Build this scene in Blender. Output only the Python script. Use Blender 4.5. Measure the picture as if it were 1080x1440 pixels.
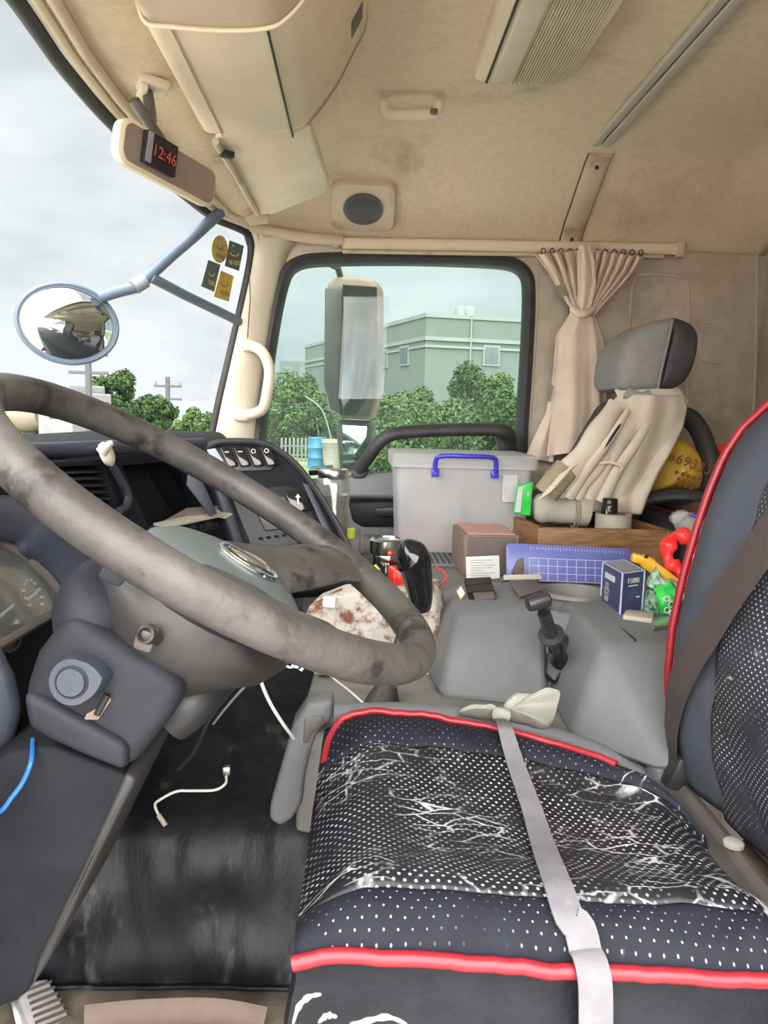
import bpy, bmesh, math, random
from mathutils import Vector, Matrix, Euler, noise
random.seed(7)
for o in list(bpy.data.objects): bpy.data.objects.remove(o, do_unlink=True)
scn = bpy.context.scene
COL = scn.collection
# ------------------------------------------------------------------ camera
F = 1050.0                       # focal length in pixels of a 1080 x 1440 frame
VPT = (505, 585)                 # where lines running straight across the cab meet
ROLL = math.radians(1.3)
CAMZ = 0.95                      # above the cab floor
_d = Vector(((VPT[0]-540)/F, (720-VPT[1])/F, 1)).normalized()
_z = Vector((math.sin(ROLL), math.cos(ROLL), 0)); _z = (_z-_d*_z.dot(_d)).normalized()
_x = Vector((1, 0, 0)); _x = _x-_d*_x.dot(_d); _x = (_x-_z*_x.dot(_z)).normalized()
RW = Matrix((_x, _d, _z))        # rows: world x, y, z written in camera axes (right, up, forward)
CAM = Vector((0, 0, CAMZ))
cd = bpy.data.cameras.new('camera'); cam = bpy.data.objects.new('camera', cd); COL.objects.link(cam)
cd.sensor_fit = 'VERTICAL'; cd.sensor_height = 36.0; cd.lens = F*36/1440; cd.clip_start = 0.02; cd.clip_end = 600
right = RW @ Vector((1, 0, 0)); up = RW @ Vector((0, 1, 0)); fwd = RW @ Vector((0, 0, 1))
m4 = Matrix.Identity(4)
for i in range(3):
    m4[i][0] = right[i]; m4[i][1] = up[i]; m4[i][2] = -fwd[i]; m4[i][3] = CAM[i]
cam.matrix_world = m4
scn.camera = cam
# ------------------------------------------------------------------ world, sun, exposure
scn.view_settings.view_transform = 'Standard'; scn.view_settings.look = 'None'
scn.view_settings.gamma = 1.0; scn.view_settings.use_curve_mapping = False
scn.view_settings.exposure = 0.92
wd = bpy.data.worlds.new('overcast_sky'); scn.world = wd; wd.use_nodes = True
nt = wd.node_tree; nt.nodes.clear()
def wn(t): return nt.nodes.new(t)
wo = wn('ShaderNodeOutputWorld'); bg = wn('ShaderNodeBackground'); tc = wn('ShaderNodeTexCoord'); mp = wn('ShaderNodeMapping')
mp.inputs['Scale'].default_value = (2.2, 2.2, 6.5)
nz = wn('ShaderNodeTexNoise'); nz.inputs['Scale'].default_value = 1.3; nz.inputs['Detail'].default_value = 6; nz.inputs['Roughness'].default_value = 0.55
cr = wn('ShaderNodeValToRGB')
cr.color_ramp.elements[0].position = 0.36; cr.color_ramp.elements[0].color = (0.38, 0.40, 0.425, 1)
cr.color_ramp.elements[1].position = 0.60; cr.color_ramp.elements[1].color = (0.52, 0.535, 0.555, 1)
nt.links.new(tc.outputs['Generated'], mp.inputs['Vector']); nt.links.new(mp.outputs['Vector'], nz.inputs['Vector'])
nt.links.new(nz.outputs['Fac'], cr.inputs['Fac']); nt.links.new(cr.outputs['Color'], bg.inputs['Color'])
bg.inputs['Strength'].default_value = 1.0; nt.links.new(bg.outputs['Background'], wo.inputs['Surface'])
sd = bpy.data.lights.new('sun', 'SUN'); sd.energy = 11.0; sd.angle = math.radians(110); sd.color = (1.0, 0.97, 0.93)
sun = bpy.data.objects.new('sun', sd); COL.objects.link(sun)
# very wide sun lamp added as soft fill through the open driver's door
sun.rotation_euler = Vector((0.05, 0.62, -0.78)).to_track_quat('-Z', 'Y').to_euler()

# ------------------------------------------------------------------ helpers
def ray(px, py): return RW @ Vector(((px-540)/F, (720-py)/F, 1))
def P(px, py, Y): r = ray(px, py); return CAM+r*(Y/r.y)
def Pz(px, py, Z): r = ray(px, py); return CAM+r*((Z-CAMZ)/r.z)
def Px(px, py, X): r = ray(px, py); return CAM+r*(X/r.x)
def PP(px, py, o, n): r = ray(px, py); return CAM+r*((o-CAM).dot(n)/r.dot(n))
def V(*a): return Vector(a)
def lerp(a, b, t): return a+(b-a)*t
def table(t, x):
    if x <= t[0][0]: return t[0][1]
    for (a, p), (b, q) in zip(t, t[1:]):
        if x <= b: return p+(q-p)*(x-a)/(b-a)
    return t[-1][1]
def frame(o, x, y):
    x = Vector(x).normalized(); y = Vector(y); y = (y-x*x.dot(y)).normalized(); z = x.cross(y)
    m = Matrix.Identity(4)
    for i in range(3): m[i][0] = x[i]; m[i][1] = y[i]; m[i][2] = z[i]; m[i][3] = o[i]
    return m
def smoothpath(pts, n=8, closed=False):
    pts = [Vector(p) for p in pts]; out = []; N = len(pts)
    for i in range(N if closed else N-1):
        if closed: p0, p1, p2, p3 = pts[i-1], pts[i], pts[(i+1) % N], pts[(i+2) % N]
        else: p0, p1, p2, p3 = pts[max(i-1, 0)], pts[i], pts[i+1], pts[min(i+2, N-1)]
        for k in range(n):
            t = k/n
            out.append(0.5*((2*p1)+(p2-p0)*t+(2*p0-5*p1+4*p2-p3)*t*t+(3*p1-p0-3*p2+p3)*t*t*t))
    if not closed: out.append(pts[-1])
    return out

WM = {}      # world matrix (translation only) of every object made here
def register(o, parent, loc):
    COL.objects.link(o)
    o.location = loc
    if parent is not None:
        o.parent = parent; o.matrix_parent_inverse = Matrix.Translation(-WM[parent.name])
    WM[o.name] = Vector(loc)
class B:
    def __init__(s): s.v = []; s.f = []; s.uv = None
    def add(s, vs, fs):
        k = len(s.v); s.v += [Vector(v) for v in vs]; s.f += [tuple(i+k for i in f) for f in fs]; return s
    def box(s, c, d, R=None):
        c = Vector(c); R = R or Matrix.Identity(3)
        if isinstance(R, (tuple, list)): R = Euler([math.radians(a) for a in R]).to_matrix()
        vs = [c+R @ Vector((x*d[0]/2, y*d[1]/2, z*d[2]/2)) for x in (-1, 1) for y in (-1, 1) for z in (-1, 1)]
        return s.add(vs, [(0, 1, 3, 2), (4, 6, 7, 5), (0, 4, 5, 1), (2, 3, 7, 6), (0, 2, 6, 4), (1, 5, 7, 3)])
    def loft(s, rings, closed=True, cap=True, wrap=False):
        n = len(rings[0]); vs = [p for r in rings for p in r]; fs = []
        R = len(rings)
        for i in range(R if wrap else R-1):
            j = (i+1) % R
            for k in range(n if closed else n-1):
                l = (k+1) % n; fs.append((i*n+k, i*n+l, j*n+l, j*n+k))
        if cap and not wrap and closed: fs += [tuple(range(n))[::-1], tuple((R-1)*n+k for k in range(n))]
        return s.add(vs, fs)
    def tube(s, pts, r, n=10, closed=False, flat=None, upv=None):
        pts = [Vector(p) for p in pts]; N = len(pts); rings = []; prev = None
        for i, p in enumerate(pts):
            a = pts[i-1] if (i > 0 or closed) else p; b = pts[(i+1) % N] if (i < N-1 or closed) else p
            t = (b-a).normalized() if (b-a).length > 1e-9 else Vector((0, 0, 1))
            if upv is not None: x = Vector(upv)
            elif prev is None: x = Vector((0, 0, 1)) if abs(t.z) < .9 else Vector((1, 0, 0))
            else: x = prev
            x = (x-t*x.dot(t)).normalized(); prev = x; y = t.cross(x)
            rr = r(i/(N-1)) if callable(r) else (r[i] if isinstance(r, (list, tuple)) else r)
            ra, rb = (rr, rr) if flat is None else (rr, rr*flat)
            rings.append([p+x*ra*math.cos(2*math.pi*k/n)+y*rb*math.sin(2*math.pi*k/n) for k in range(n)])
        return s.loft(rings, wrap=closed)
    def lathe(s, prof, M, n=28, sx=1, sy=1, cap=True):
        rings = [[M @ Vector((r*sx*math.cos(2*math.pi*k/n), r*sy*math.sin(2*math.pi*k/n), h)) for k in range(n)] for r, h in prof]
        return s.loft(rings, cap=cap)
    def prism(s, poly, vec):
        poly = [Vector(p) for p in poly]; vec = Vector(vec)
        return s.loft([poly, [p+vec for p in poly]])
    def grid(s, fn, nu, nv, uv=None):
        vs = [fn(i/nu, j/nv) for i in range(nu+1) for j in range(nv+1)]
        fs = [(i*(nv+1)+j, (i+1)*(nv+1)+j, (i+1)*(nv+1)+j+1, i*(nv+1)+j+1) for i in range(nu) for j in range(nv)]
        if uv: s.uv = [uv(i/nu, j/nv) for i in range(nu+1) for j in range(nv+1)]
        return s.add(vs, fs)
    def obj(s, name, mat, parent=None, bevel=0, seg=3, subd=0, solid=0, angle=42, hull=False, smooth=True, sub_simple=False, keepn=False):
        bm = bmesh.new()
        vv = [bm.verts.new(v) for v in s.v]
        if s.uv:
            for i, v in enumerate(vv): v.index = i
        for f in s.f:
            try: bm.faces.new([vv[i] for i in f])
            except ValueError: pass
        if hull:
            r = bmesh.ops.convex_hull(bm, input=bm.verts)
            bmesh.ops.delete(bm, geom=[g for g in bm.verts if not g.link_faces], context='VERTS')
            bmesh.ops.dissolve_limit(bm, angle_limit=0.03, verts=bm.verts, edges=bm.edges)
        if s.uv:
            bm.verts.index_update()
            L = bm.loops.layers.uv.new('UVMap')
            for f in bm.faces:
                for l in f.loops: l[L].uv = s.uv[l.vert.index]
        if not keepn: bmesh.ops.recalc_face_normals(bm, faces=bm.faces)
        if bevel:
            ed = [e for e in bm.edges if len(e.link_faces) == 2 and e.calc_face_angle(0) > 0.45]
            bmesh.ops.bevel(bm, geom=ed, offset=bevel, offset_type='OFFSET', segments=seg, profile=0.5, affect='EDGES', clamp_overlap=True)
        xs = [v.co for v in bm.verts]
        lo = Vector((min(c.x for c in xs), min(c.y for c in xs), min(c.z for c in xs)))
        hi = Vector((max(c.x for c in xs), max(c.y for c in xs), max(c.z for c in xs)))
        base = Vector(((lo.x+hi.x)/2, (lo.y+hi.y)/2, lo.z))
        bmesh.ops.translate(bm, verts=bm.verts, vec=-base)
        me = bpy.data.meshes.new(name); bm.to_mesh(me); bm.free()
        if smooth:
            me.polygons.foreach_set('use_smooth', [True]*len(me.polygons)); me.set_sharp_from_angle(angle=math.radians(angle))
        o = bpy.data.objects.new(name, me)
        if mat: me.materials.append(MAT[mat])
        register(o, parent, base)
        if solid:
            md = o.modifiers.new('thickness', 'SOLIDIFY'); md.thickness = solid; md.offset = -1
        if subd:
            md = o.modifiers.new('subdivision', 'SUBSURF'); md.levels = subd; md.render_levels = subd
            if sub_simple: md.subdivision_type = 'SIMPLE'
        return o
def tag(o, label, cat, group=None):
    o['label'] = label; o['category'] = cat
    if group: o['group'] = group
    return o
def struct(o, label=None):
    o['kind'] = 'structure'
    if label: o['label'] = label
    return o
def thing(name, label, cat, loc, group=None):
    o = bpy.data.objects.new(name, None); o.empty_display_size = 0.05
    register(o, None, Vector(loc)); return tag(o, label, cat, group)
def sthing(name, loc, label=None):
    o = bpy.data.objects.new(name, None); o.empty_display_size = 0.05
    register(o, None, Vector(loc)); return struct(o, label)
def boxo(name, mat, c, d, R=None, parent=None, bevel=0.004, seg=2): return B().box(c, d, R).obj(name, mat, parent, bevel=bevel, seg=seg)
def plate(name, mat, px, o, n, thick, parent=None, bevel=0.004, seg=2, lift=0.0):
    n = Vector(n).normalized(); pts = [PP(x, y, Vector(o), n)+n*lift for x, y in px]
    return B().prism(pts, -n*thick).obj(name, mat, parent, bevel=bevel, seg=seg)
def text(name, s, size, mat, parent, M, ext=0.0004, spacing=1.0):
    cu = bpy.data.curves.new(name, 'FONT'); cu.body = s; cu.size = size; cu.extrude = ext; cu.align_x = 'CENTER'; cu.align_y = 'CENTER'
    cu.space_character = spacing; cu.resolution_u = 3
    t = bpy.data.objects.new('tmp_text', cu); COL.objects.link(t)
    bpy.context.view_layer.update()
    me = bpy.data.meshes.new_from_object(t.evaluated_get(bpy.context.evaluated_depsgraph_get()))
    bpy.data.objects.remove(t, do_unlink=True)
    me.name = name; me.materials.clear(); me.materials.append(MAT[mat])
    loc = M.to_translation(); M2 = M.copy(); M2.translation = Vector((0, 0, 0)); me.transform(M2)
    o = bpy.data.objects.new(name, me); register(o, parent, loc); return o
def cut(o, cutter):
    c = cutter.obj('tmp_cutter', None)
    md = o.modifiers.new('cut', 'BOOLEAN'); md.operation = 'DIFFERENCE'; md.object = c; md.solver = 'EXACT'
    bpy.context.view_layer.update()
    me = bpy.data.meshes.new_from_object(o.evaluated_get(bpy.context.evaluated_depsgraph_get()))
    o.modifiers.remove(md); old = o.data; me.name = old.name
    o.data = me
    if not me.materials:
        for m in old.materials: me.materials.append(m)
    WM.pop(c.name, None); bpy.data.objects.remove(c, do_unlink=True)
    me.polygons.foreach_set('use_smooth', [True]*len(me.polygons)); me.set_sharp_from_angle(angle=math.radians(35))
    return o

# ------------------------------------------------------------------ materials
MAT = {}
class N:
    def __init__(s, name):
        m = bpy.data.materials.new(name); m.use_nodes = True; s.m = m; s.t = m.node_tree; s.t.nodes.clear(); MAT[name] = m
        s.out = s.n('ShaderNodeOutputMaterial')
    def n(s, t, **k):
        x = s.t.nodes.new(t)
        for a, b in k.items():
            if hasattr(x, a) and a not in ('Scale', 'Detail'): setattr(x, a, b)
            else: x.inputs[a].default_value = b
        return x
    def l(s, a, b): s.t.links.new(a, b)
    def coord(s, kind='Object', sc=(1, 1, 1), rot=(0, 0, 0)):
        c = s.n('ShaderNodeTexCoord'); m = s.n('ShaderNodeMapping'); m.inputs['Scale'].default_value = sc; m.inputs['Rotation'].default_value = rot
        s.l(c.outputs[kind], m.inputs['Vector']); return m.outputs['Vector']
    def noise(s, vec, scale, detail=4, rough=.55):
        x = s.n('ShaderNodeTexNoise'); x.inputs['Scale'].default_value = scale; x.inputs['Detail'].default_value = detail; x.inputs['Roughness'].default_value = rough
        s.l(vec, x.inputs['Vector']); return x.outputs['Fac']
    def ramp(s, fac, lo, hi):
        x = s.n('ShaderNodeMapRange'); x.interpolation_type = 'SMOOTHSTEP'
        x.inputs['From Min'].default_value = lo; x.inputs['From Max'].default_value = hi; s.l(fac, x.inputs['Value']); return x.outputs['Result']
    def mix(s, fac, a, b):
        x = s.n('ShaderNodeMix'); x.data_type = 'RGBA'
        if isinstance(fac, (int, float)): x.inputs[0].default_value = fac
        else: s.l(fac, x.inputs[0])
        for i, v in ((6, a), (7, b)):
            if isinstance(v, (tuple, list)): x.inputs[i].default_value = (*v[:3], 1)
            else: s.l(v, x.inputs[i])
        return x.outputs[2]
    def math(s, op, a, b=None, c=None):
        x = s.n('ShaderNodeMath'); x.operation = op
        for i, v in enumerate((a, b, c)):
            if v is None: continue
            if isinstance(v, (int, float)): x.inputs[i].default_value = v
            else: s.l(v, x.inputs[i])
        return x.outputs[0]
    def bsdf(s, col, rough=.6, metal=0, spec=.5, bump=None, bd=.01, bs=1.0, **k):
        p = s.n('ShaderNodeBsdfPrincipled')
        if isinstance(col, (tuple, list)): p.inputs['Base Color'].default_value = (*col[:3], 1)
        else: s.l(col, p.inputs['Base Color'])
        if isinstance(rough, (int, float)): p.inputs['Roughness'].default_value = rough
        else: s.l(rough, p.inputs['Roughness'])
        p.inputs['Metallic'].default_value = metal; p.inputs['Specular IOR Level'].default_value = spec
        for a, b in k.items(): p.inputs[a.replace('_', ' ')].default_value = b
        if bump is not None:
            x = s.n('ShaderNodeBump'); x.inputs['Strength'].default_value = bs; x.inputs['Distance'].default_value = bd
            s.l(bump, x.inputs['Height']); s.l(x.outputs['Normal'], p.inputs['Normal'])
        s.l(p.outputs[0], s.out.inputs['Surface']); return p
def simple(name, c1, c2=None, scale=14, rough=.6, metal=0, spec=.5, bump=0, bscale=300, dirt=None, dscale=5, dlo=.5, dhi=.75, stretch=(1, 1, 1), **k):
    s = N(name); v = s.coord('Object', stretch)
    col = c1
    if c2: col = s.mix(s.ramp(s.noise(v, scale), .3, .7), c1, c2)
    if dirt: col = s.mix(s.ramp(s.noise(v, dscale, 6, .65), dlo, dhi), col, dirt)
    bp = s.noise(v, bscale, 3) if bump else None
    s.bsdf(col, rough, metal, spec, bp, .002, bump, **k)
simple('headliner', (.70, .565, .40), (.64, .51, .355), 60, .95, spec=.2, bump=.5, bscale=420, dirt=(.36, .26, .17), dscale=3.2, dlo=.55, dhi=.85)
simple('side_lining', (.52, .445, .365), (.44, .37, .30), 16, .9, spec=.2, bump=.35, bscale=300, dirt=(.2, .16, .12), dscale=3, dlo=.48, dhi=.8)
simple('beige_plastic', (.74, .615, .45), (.68, .56, .40), 6, .55, spec=.35, bump=.12, bscale=500, dirt=(.42, .31, .2), dscale=6, dlo=.6, dhi=.9)
simple('beige_plastic_worn', (.60, .48, .35), (.52, .40, .285), 8, .5, spec=.4, bump=.15, bscale=300, dirt=(.3, .2, .12), dscale=10, dlo=.52, dhi=.75)
simple('cream_pillar', (.66, .58, .46), (.58, .49, .38), 6, .55, spec=.35, dirt=(.4, .31, .22), dscale=7, dlo=.58, dhi=.85)
simple('lamp_lens', (.60, .51, .36), (.55, .45, .31), 10, .35)
simple('black_rubber', (.022, .021, .022), (.035, .033, .033), 20, .55, bump=.1)
simple('black_plastic', (.02, .02, .022), (.03, .03, .033), 30, .38)
simple('gloss_black', (.008, .008, .009), None, rough=.12, Coat_Weight=.4)
simple('dash_plastic', (.008, .0085, .011), (.013, .014, .018), 12, .65, spec=.14, bump=.2, bscale=900, dirt=(.035, .035, .039), dscale=5, dlo=.62, dhi=.9)
simple('dash_blue', (.026, .03, .045), (.038, .043, .062), 14, .42, spec=.5, bump=.25, bscale=900, dirt=(.10, .105, .12), dscale=6, dlo=.6, dhi=.9)
simple('dash_dark', (.012, .012, .014), None, rough=.5)
simple('column_plastic', (.014, .015, .021), (.022, .024, .031), 10, .6, spec=.25, bump=.25, bscale=800, dirt=(.07, .07, .072), dscale=7, dlo=.62, dhi=.9)
simple('shroud_plastic', (.018, .0165, .0165), (.027, .025, .025), 8, .45, bump=.15, bscale=600, dirt=(.05, .046, .043), dscale=9, dlo=.6, dhi=.88)
simple('horn_pad', (.075, .09, .09), (.10, .118, .115), 10, .42, bump=.2, bscale=800, dirt=(.06, .065, .062), dscale=6, dlo=.55, dhi=.85)
simple('wheel_grip', (.04, .036, .033), (.078, .071, .066), 11, .46, spec=.4, bump=.5, bscale=90, dirt=(.018, .014, .013), dscale=16, dlo=.5, dhi=.66)
simple('grey_plastic', (.125, .128, .135), (.15, .154, .161), 7, .5, spec=.4, bump=.3, bscale=600, dirt=(.10, .092, .085), dscale=5, dlo=.55, dhi=.85)
simple('grey_dirty', (.14, .136, .13), (.17, .163, .155), 7, .6, bump=.3, bscale=500, dirt=(.085, .06, .045), dscale=9, dlo=.48, dhi=.72)
simple('door_grey', (.15, .156, .16), (.175, .182, .187), 9, .5, bump=.2, bscale=700)
simple('taupe_trim', (.085, .072, .067), (.115, .098, .09), 9, .42, spec=.5, dirt=(.16, .15, .145), dscale=14, dlo=.55, dhi=.8, stretch=(1, .3, 1))
simple('floor_mat', (.007, .0075, .0105), (.015, .0155, .02), 9, .5, spec=.32, bump=.5, bscale=60, dirt=(.10, .096, .092), dscale=6, dlo=.56, dhi=.78, stretch=(2.6, 2.6, .9))
simple('floor_dirt', (.16, .13, .10), (.26, .22, .17), 20, .9, bump=.5, bscale=80)
simple('mirror_reflection', (.27, .21, .17), (.33, .265, .22), 8, .3, metal=.2)  # taupe tone stands in for the cab reflected in the mirror face
simple('bare_metal', (.55, .55, .55), None, rough=.28, metal=1)
simple('chrome', (.75, .76, .78), None, rough=.08, metal=1)
simple('alu_rail', (.52, .47, .40), (.42, .38, .32), 30, .4, metal=.15, stretch=(1, .1, 1))
simple('red_piping', (.27, .012, .022), (.22, .010, .018), 60, .4, spec=.5)
simple('belt_web', (.05, .036, .034), (.065, .047, .043), 200, .75, bump=.4, bscale=1200)
simple('leather_black', (.006, .0066, .0095), (.011, .012, .017), 18, .5, spec=.22, bump=.35, bscale=160, dirt=(.16, .16, .17), dscale=9, dlo=.66, dhi=.8)
simple('white_strap', (.17, .163, .177), (.14, .134, .147), 40, .85, bump=.4, bscale=900, dirt=(.33, .31, .30), dscale=10, dlo=.6, dhi=.8)
simple('white_rag', (.34, .33, .285), (.28, .272, .235), 20, .9, bump=.4, bscale=500, dirt=(.48, .44, .36), dscale=18, dlo=.58, dhi=.8)
simple('white_plastic', (.72, .72, .72), None, rough=.4)
simple('blue_plastic', (.035, .03, .42), (.05, .045, .5), 30, .3)
simple('cardboard', (.19, .14, .115), (.165, .12, .10), 30, .85, dirt=(.24, .17, .13), dscale=6, dlo=.5, dhi=.8)
simple('cardboard_dark', (.11, .085, .08), (.13, .10, .09), 30, .8)
simple('carton_pink', (.50, .28, .24), (.42, .23, .20), 20, .7)
simple('white_paper', (.48, .48, .475), (.43, .43, .425), 30, .7)
simple('ink_grey', (.25, .25, .27), None, rough=.8)
simple('ink_white', (.5, .5, .51), None, rough=.6)
simple('ink_navy', (.035, .04, .10), (.045, .05, .12), 40, .4)
simple('ink_maroon', (.25, .04, .02), None, rough=.7)
simple('ruler_blue', (.11, .125, .36), (.13, .145, .39), 10, .35)
simple('ruler_line', (.38, .40, .56), None, rough=.5)
simple('green_pack', (.03, .45, .06), (.05, .55, .09), 40, .25)
simple('green_dark', (.01, .09, .03), (.35, .5, .38), 90, .2)
simple('yellow_plastic', (.75, .42, .03), (.65, .34, .02), 30, .4)
simple('yellow_vinyl', (.62, .40, .06), (.52, .30, .04), 12, .3, bump=.3, bscale=40)
simple('red_film', (.75, .02, .02), (.85, .06, .05), 30, .22, bump=.5, bscale=60)
simple('tape_cream', (.40, .37, .30), (.35, .32, .26), 30, .7)
simple('glove_cream', (.36, .335, .28), (.41, .39, .33), 14, .9, bump=.5, bscale=300, dirt=(.34, .29, .21), dscale=14, dlo=.5, dhi=.75)
simple('jacket', (.60, .53, .43), (.53, .46, .37), 10, .9, bump=.35, bscale=500, dirt=(.30, .25, .19), dscale=7, dlo=.55, dhi=.85)
simple('jacket_dark', (.32, .26, .18), (.26, .21, .14), 40, .9, bump=.4, bscale=400)
simple('curtain', (.74, .60, .49), (.66, .53, .425), 8, .85, bump=.3, bscale=400, dirt=(.34, .24, .18), dscale=8, dlo=.55, dhi=.85)
simple('head_grey', (.22, .21, .205), (.26, .245, .235), 40, .75, bump=.3, bscale=400)
simple('head_black', (.03, .03, .035), (.045, .045, .05), 30, .6)
simple('bunk_brown', (.15, .08, .05), (.20, .11, .07), 20, .5)
simple('foam_white', (.46, .44, .40), (.40, .375, .33), 20, .85, bump=.9, bscale=45, dirt=(.15, .06, .03), dscale=26, dlo=.46, dhi=.62)
simple('wire_white', (.70, .68, .64), None, rough=.5)
simple('wire_blue', (.02, .11, .33), None, rough=.4)
simple('led_red', (.30, .07, .05), None, rough=.5, Emission_Color=(.8, .12, .06, 1), Emission_Strength=.06)
simple('clock_face', (.02, .016, .018), None, rough=.12)
simple('steel_cup', (.65, .65, .65), None, rough=.22, metal=1)
simple('tea', (.10, .035, .01), (.2, .08, .03), 60, .2)
simple('lime', (.45, .52, .04), None, rough=.4)
simple('sticker_green', (.07, .09, .08), (.09, .11, .10), 40, .6)
simple('sticker_yellow', (.62, .40, .05), (.55, .34, .04), 40, .6)
simple('sticker_gold', (.55, .38, .10), (.62, .45, .14), 60, .6)
simple('arm_blue', (.09, .12, .17), (.12, .15, .20), 10, .5)
simple('mirror_back', (.24, .27, .30), (.20, .23, .26), 10, .45)
simple('mirror_glass', (.66, .68, .69), None, rough=.03, metal=1)
simple('mirror_shell', (.035, .03, .03), (.05, .042, .038), 12, .45)
simple('mirror_shell_tan', (.16, .115, .075), (.13, .09, .058), 10, .5)
simple('pedal_rubber', (.26, .245, .235), (.31, .29, .28), 30, .6)
# weave of headliner already; wood
s = N('wood'); v = s.coord('Object', (3, 3, 22)); w = s.noise(v, 6, 6, .65)
s.bsdf(s.mix(s.ramp(w, .3, .7), (.12, .055, .022), (.28, .14, .055)), .5, bump=w, bd=.002, bs=.4)
# perforated leather: punched dots on a staggered grid with cracks in the finish (uv in metres)
def perforated(name, base, base2, pitch=.0068, rad=.17, dot=(.42, .42, .44), crack=.0, rough=.38, spec=.35):
    s = N(name); c = s.n('ShaderNodeTexCoord'); uv = c.outputs['UV']
    sp = s.n('ShaderNodeSeparateXYZ'); s.l(uv, sp.inputs[0])
    y = s.math('MULTIPLY', sp.outputs['Y'], 1/(pitch*.62)); row = s.math('FLOOR', y); fy = s.math('SUBTRACT', s.math('FRACT', y), .5)
    x = s.math('ADD', s.math('MULTIPLY', sp.outputs['X'], 1/pitch), s.math('MULTIPLY', s.math('MODULO', row, 2), .5))
    fx = s.math('SUBTRACT', s.math('FRACT', x), .5)
    d = s.math('SQRT', s.math('ADD', s.math('MULTIPLY', fx, fx), s.math('MULTIPLY', s.math('MULTIPLY', fy, fy), .4)))
    dm = s.math('SUBTRACT', 1.0, s.ramp(d, rad*.75, rad*1.15))
    mp = s.n('ShaderNodeMapping'); s.l(uv, mp.inputs['Vector']); vec = mp.outputs['Vector']
    big = s.noise(vec, 9, 5, .6)
    dm = s.math('MULTIPLY', dm, s.ramp(s.noise(vec, 14, 4), .34, .60))
    col = s.mix(s.ramp(big, .3, .7), base, base2)
    col = s.mix(dm, col, dot)
    if crack:
        dn = s.n('ShaderNodeTexNoise'); dn.inputs['Scale'].default_value = 30; dn.inputs['Detail'].default_value = 4; s.l(vec, dn.inputs['Vector'])
        vm = s.n('ShaderNodeVectorMath'); vm.operation = 'MULTIPLY_ADD'; s.l(dn.outputs['Color'], vm.inputs[0]); vm.inputs[1].default_value = (.018, .018, .018); s.l(uv, vm.inputs[2])
        m2 = s.n('ShaderNodeMapping'); m2.inputs['Scale'].default_value = (22, 55, 1); m2.inputs['Rotation'].default_value = (0, 0, .25); s.l(vm.outputs[0], m2.inputs['Vector'])
        vo = s.n('ShaderNodeTexVoronoi'); vo.feature = 'DISTANCE_TO_EDGE'; vo.inputs['Scale'].default_value = 1.0; s.l(m2.outputs[0], vo.inputs['Vector'])
        cm = s.math('SUBTRACT', 1.0, s.ramp(vo.outputs['Distance'], .01, .055))
        cm = s.math('MULTIPLY', cm, s.ramp(s.noise(vec, 7.5, 5, .65), .62-crack*.17, .72-crack*.12))
        col = s.mix(cm, col, (.46, .46, .47))
    s.bsdf(col, rough, spec=spec, bump=s.math('SUBTRACT', big, dm), bd=.0015, bs=.4)
perforated('leather_centre', (.009, .009, .012), (.016, .016, .021), pitch=.0098, rad=.165, crack=.85, rough=.45)
perforated('leather_side', (.010, .011, .017), (.017, .0185, .027), pitch=.0118, rad=.085, crack=.2, dot=(.26, .26, .29), rough=.7, spec=.12)
perforated('leather_back', (.022, .022, .027), (.035, .035, .044), pitch=.0085, rad=.15, crack=.25, rough=.5)
perforated('leather_bolster', (.05, .055, .073), (.066, .071, .092), pitch=.006, rad=.13, dot=(.03, .033, .045), rough=.6)
# window glass: thin, slightly tinted and dusty
def glass(name, tint, haze, hz=(.75, .8, .78), gl=.06, even=False):
    s = N(name); tr = s.n('ShaderNodeBsdfTransparent'); tr.inputs['Color'].default_value = (*tint, 1)
    df = s.n('ShaderNodeBsdfDiffuse'); df.inputs['Color'].default_value = (*hz, 1)
    gs = s.n('ShaderNodeBsdfGlossy'); gs.inputs['Roughness'].default_value = .02; gs.inputs['Color'].default_value = (.9, .95, .93, 1)
    v = s.coord('Object', (1, 1, .35)); nn = s.ramp(s.noise(v, 7, 6, .7), .35, .85)
    hzf = s.math('MULTIPLY_ADD', nn, haze*(.25 if even else 1), haze*(.85 if even else .35))
    a = s.n('ShaderNodeMixShader'); s.l(hzf, a.inputs[0]); s.l(tr.outputs[0], a.inputs[1]); s.l(df.outputs[0], a.inputs[2])
    b = s.n('ShaderNodeMixShader'); b.inputs[0].default_value = gl; s.l(a.outputs[0], b.inputs[1]); s.l(gs.outputs[0], b.inputs[2])
    s.l(b.outputs[0], s.out.inputs['Surface'])
glass('glass_side', (.88, .97, .935), .05, gl=0)
glass('glass_front', (.97, .985, .98), .015, gl=0)
glass('film_clear', (.95, .97, 1.0), .34, (.85, .87, .92), gl=0)
def plastic(name, col, a, b):
    s = N(name); tr = s.n('ShaderNodeBsdfTransparent'); df = s.n('ShaderNodeBsdfDiffuse'); tl = s.n('ShaderNodeBsdfTranslucent')
    for x in (df, tl): x.inputs['Color'].default_value = (*col, 1)
    m1 = s.n('ShaderNodeMixShader'); m1.inputs[0].default_value = a; s.l(df.outputs[0], m1.inputs[1]); s.l(tl.outputs[0], m1.inputs[2])
    m2 = s.n('ShaderNodeMixShader'); m2.inputs[0].default_value = b; s.l(m1.outputs[0], m2.inputs[1]); s.l(tr.outputs[0], m2.inputs[2])
    s.l(m2.outputs[0], s.out.inputs['Surface'])
plastic('bin_clear', (.72, .70, .72), .4, .52)
glass('gauge_glass', (.86, .9, .89), .10, gl=.12)
glass('jar_glass', (.88, .9, .89), .12, gl=.16)
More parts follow.
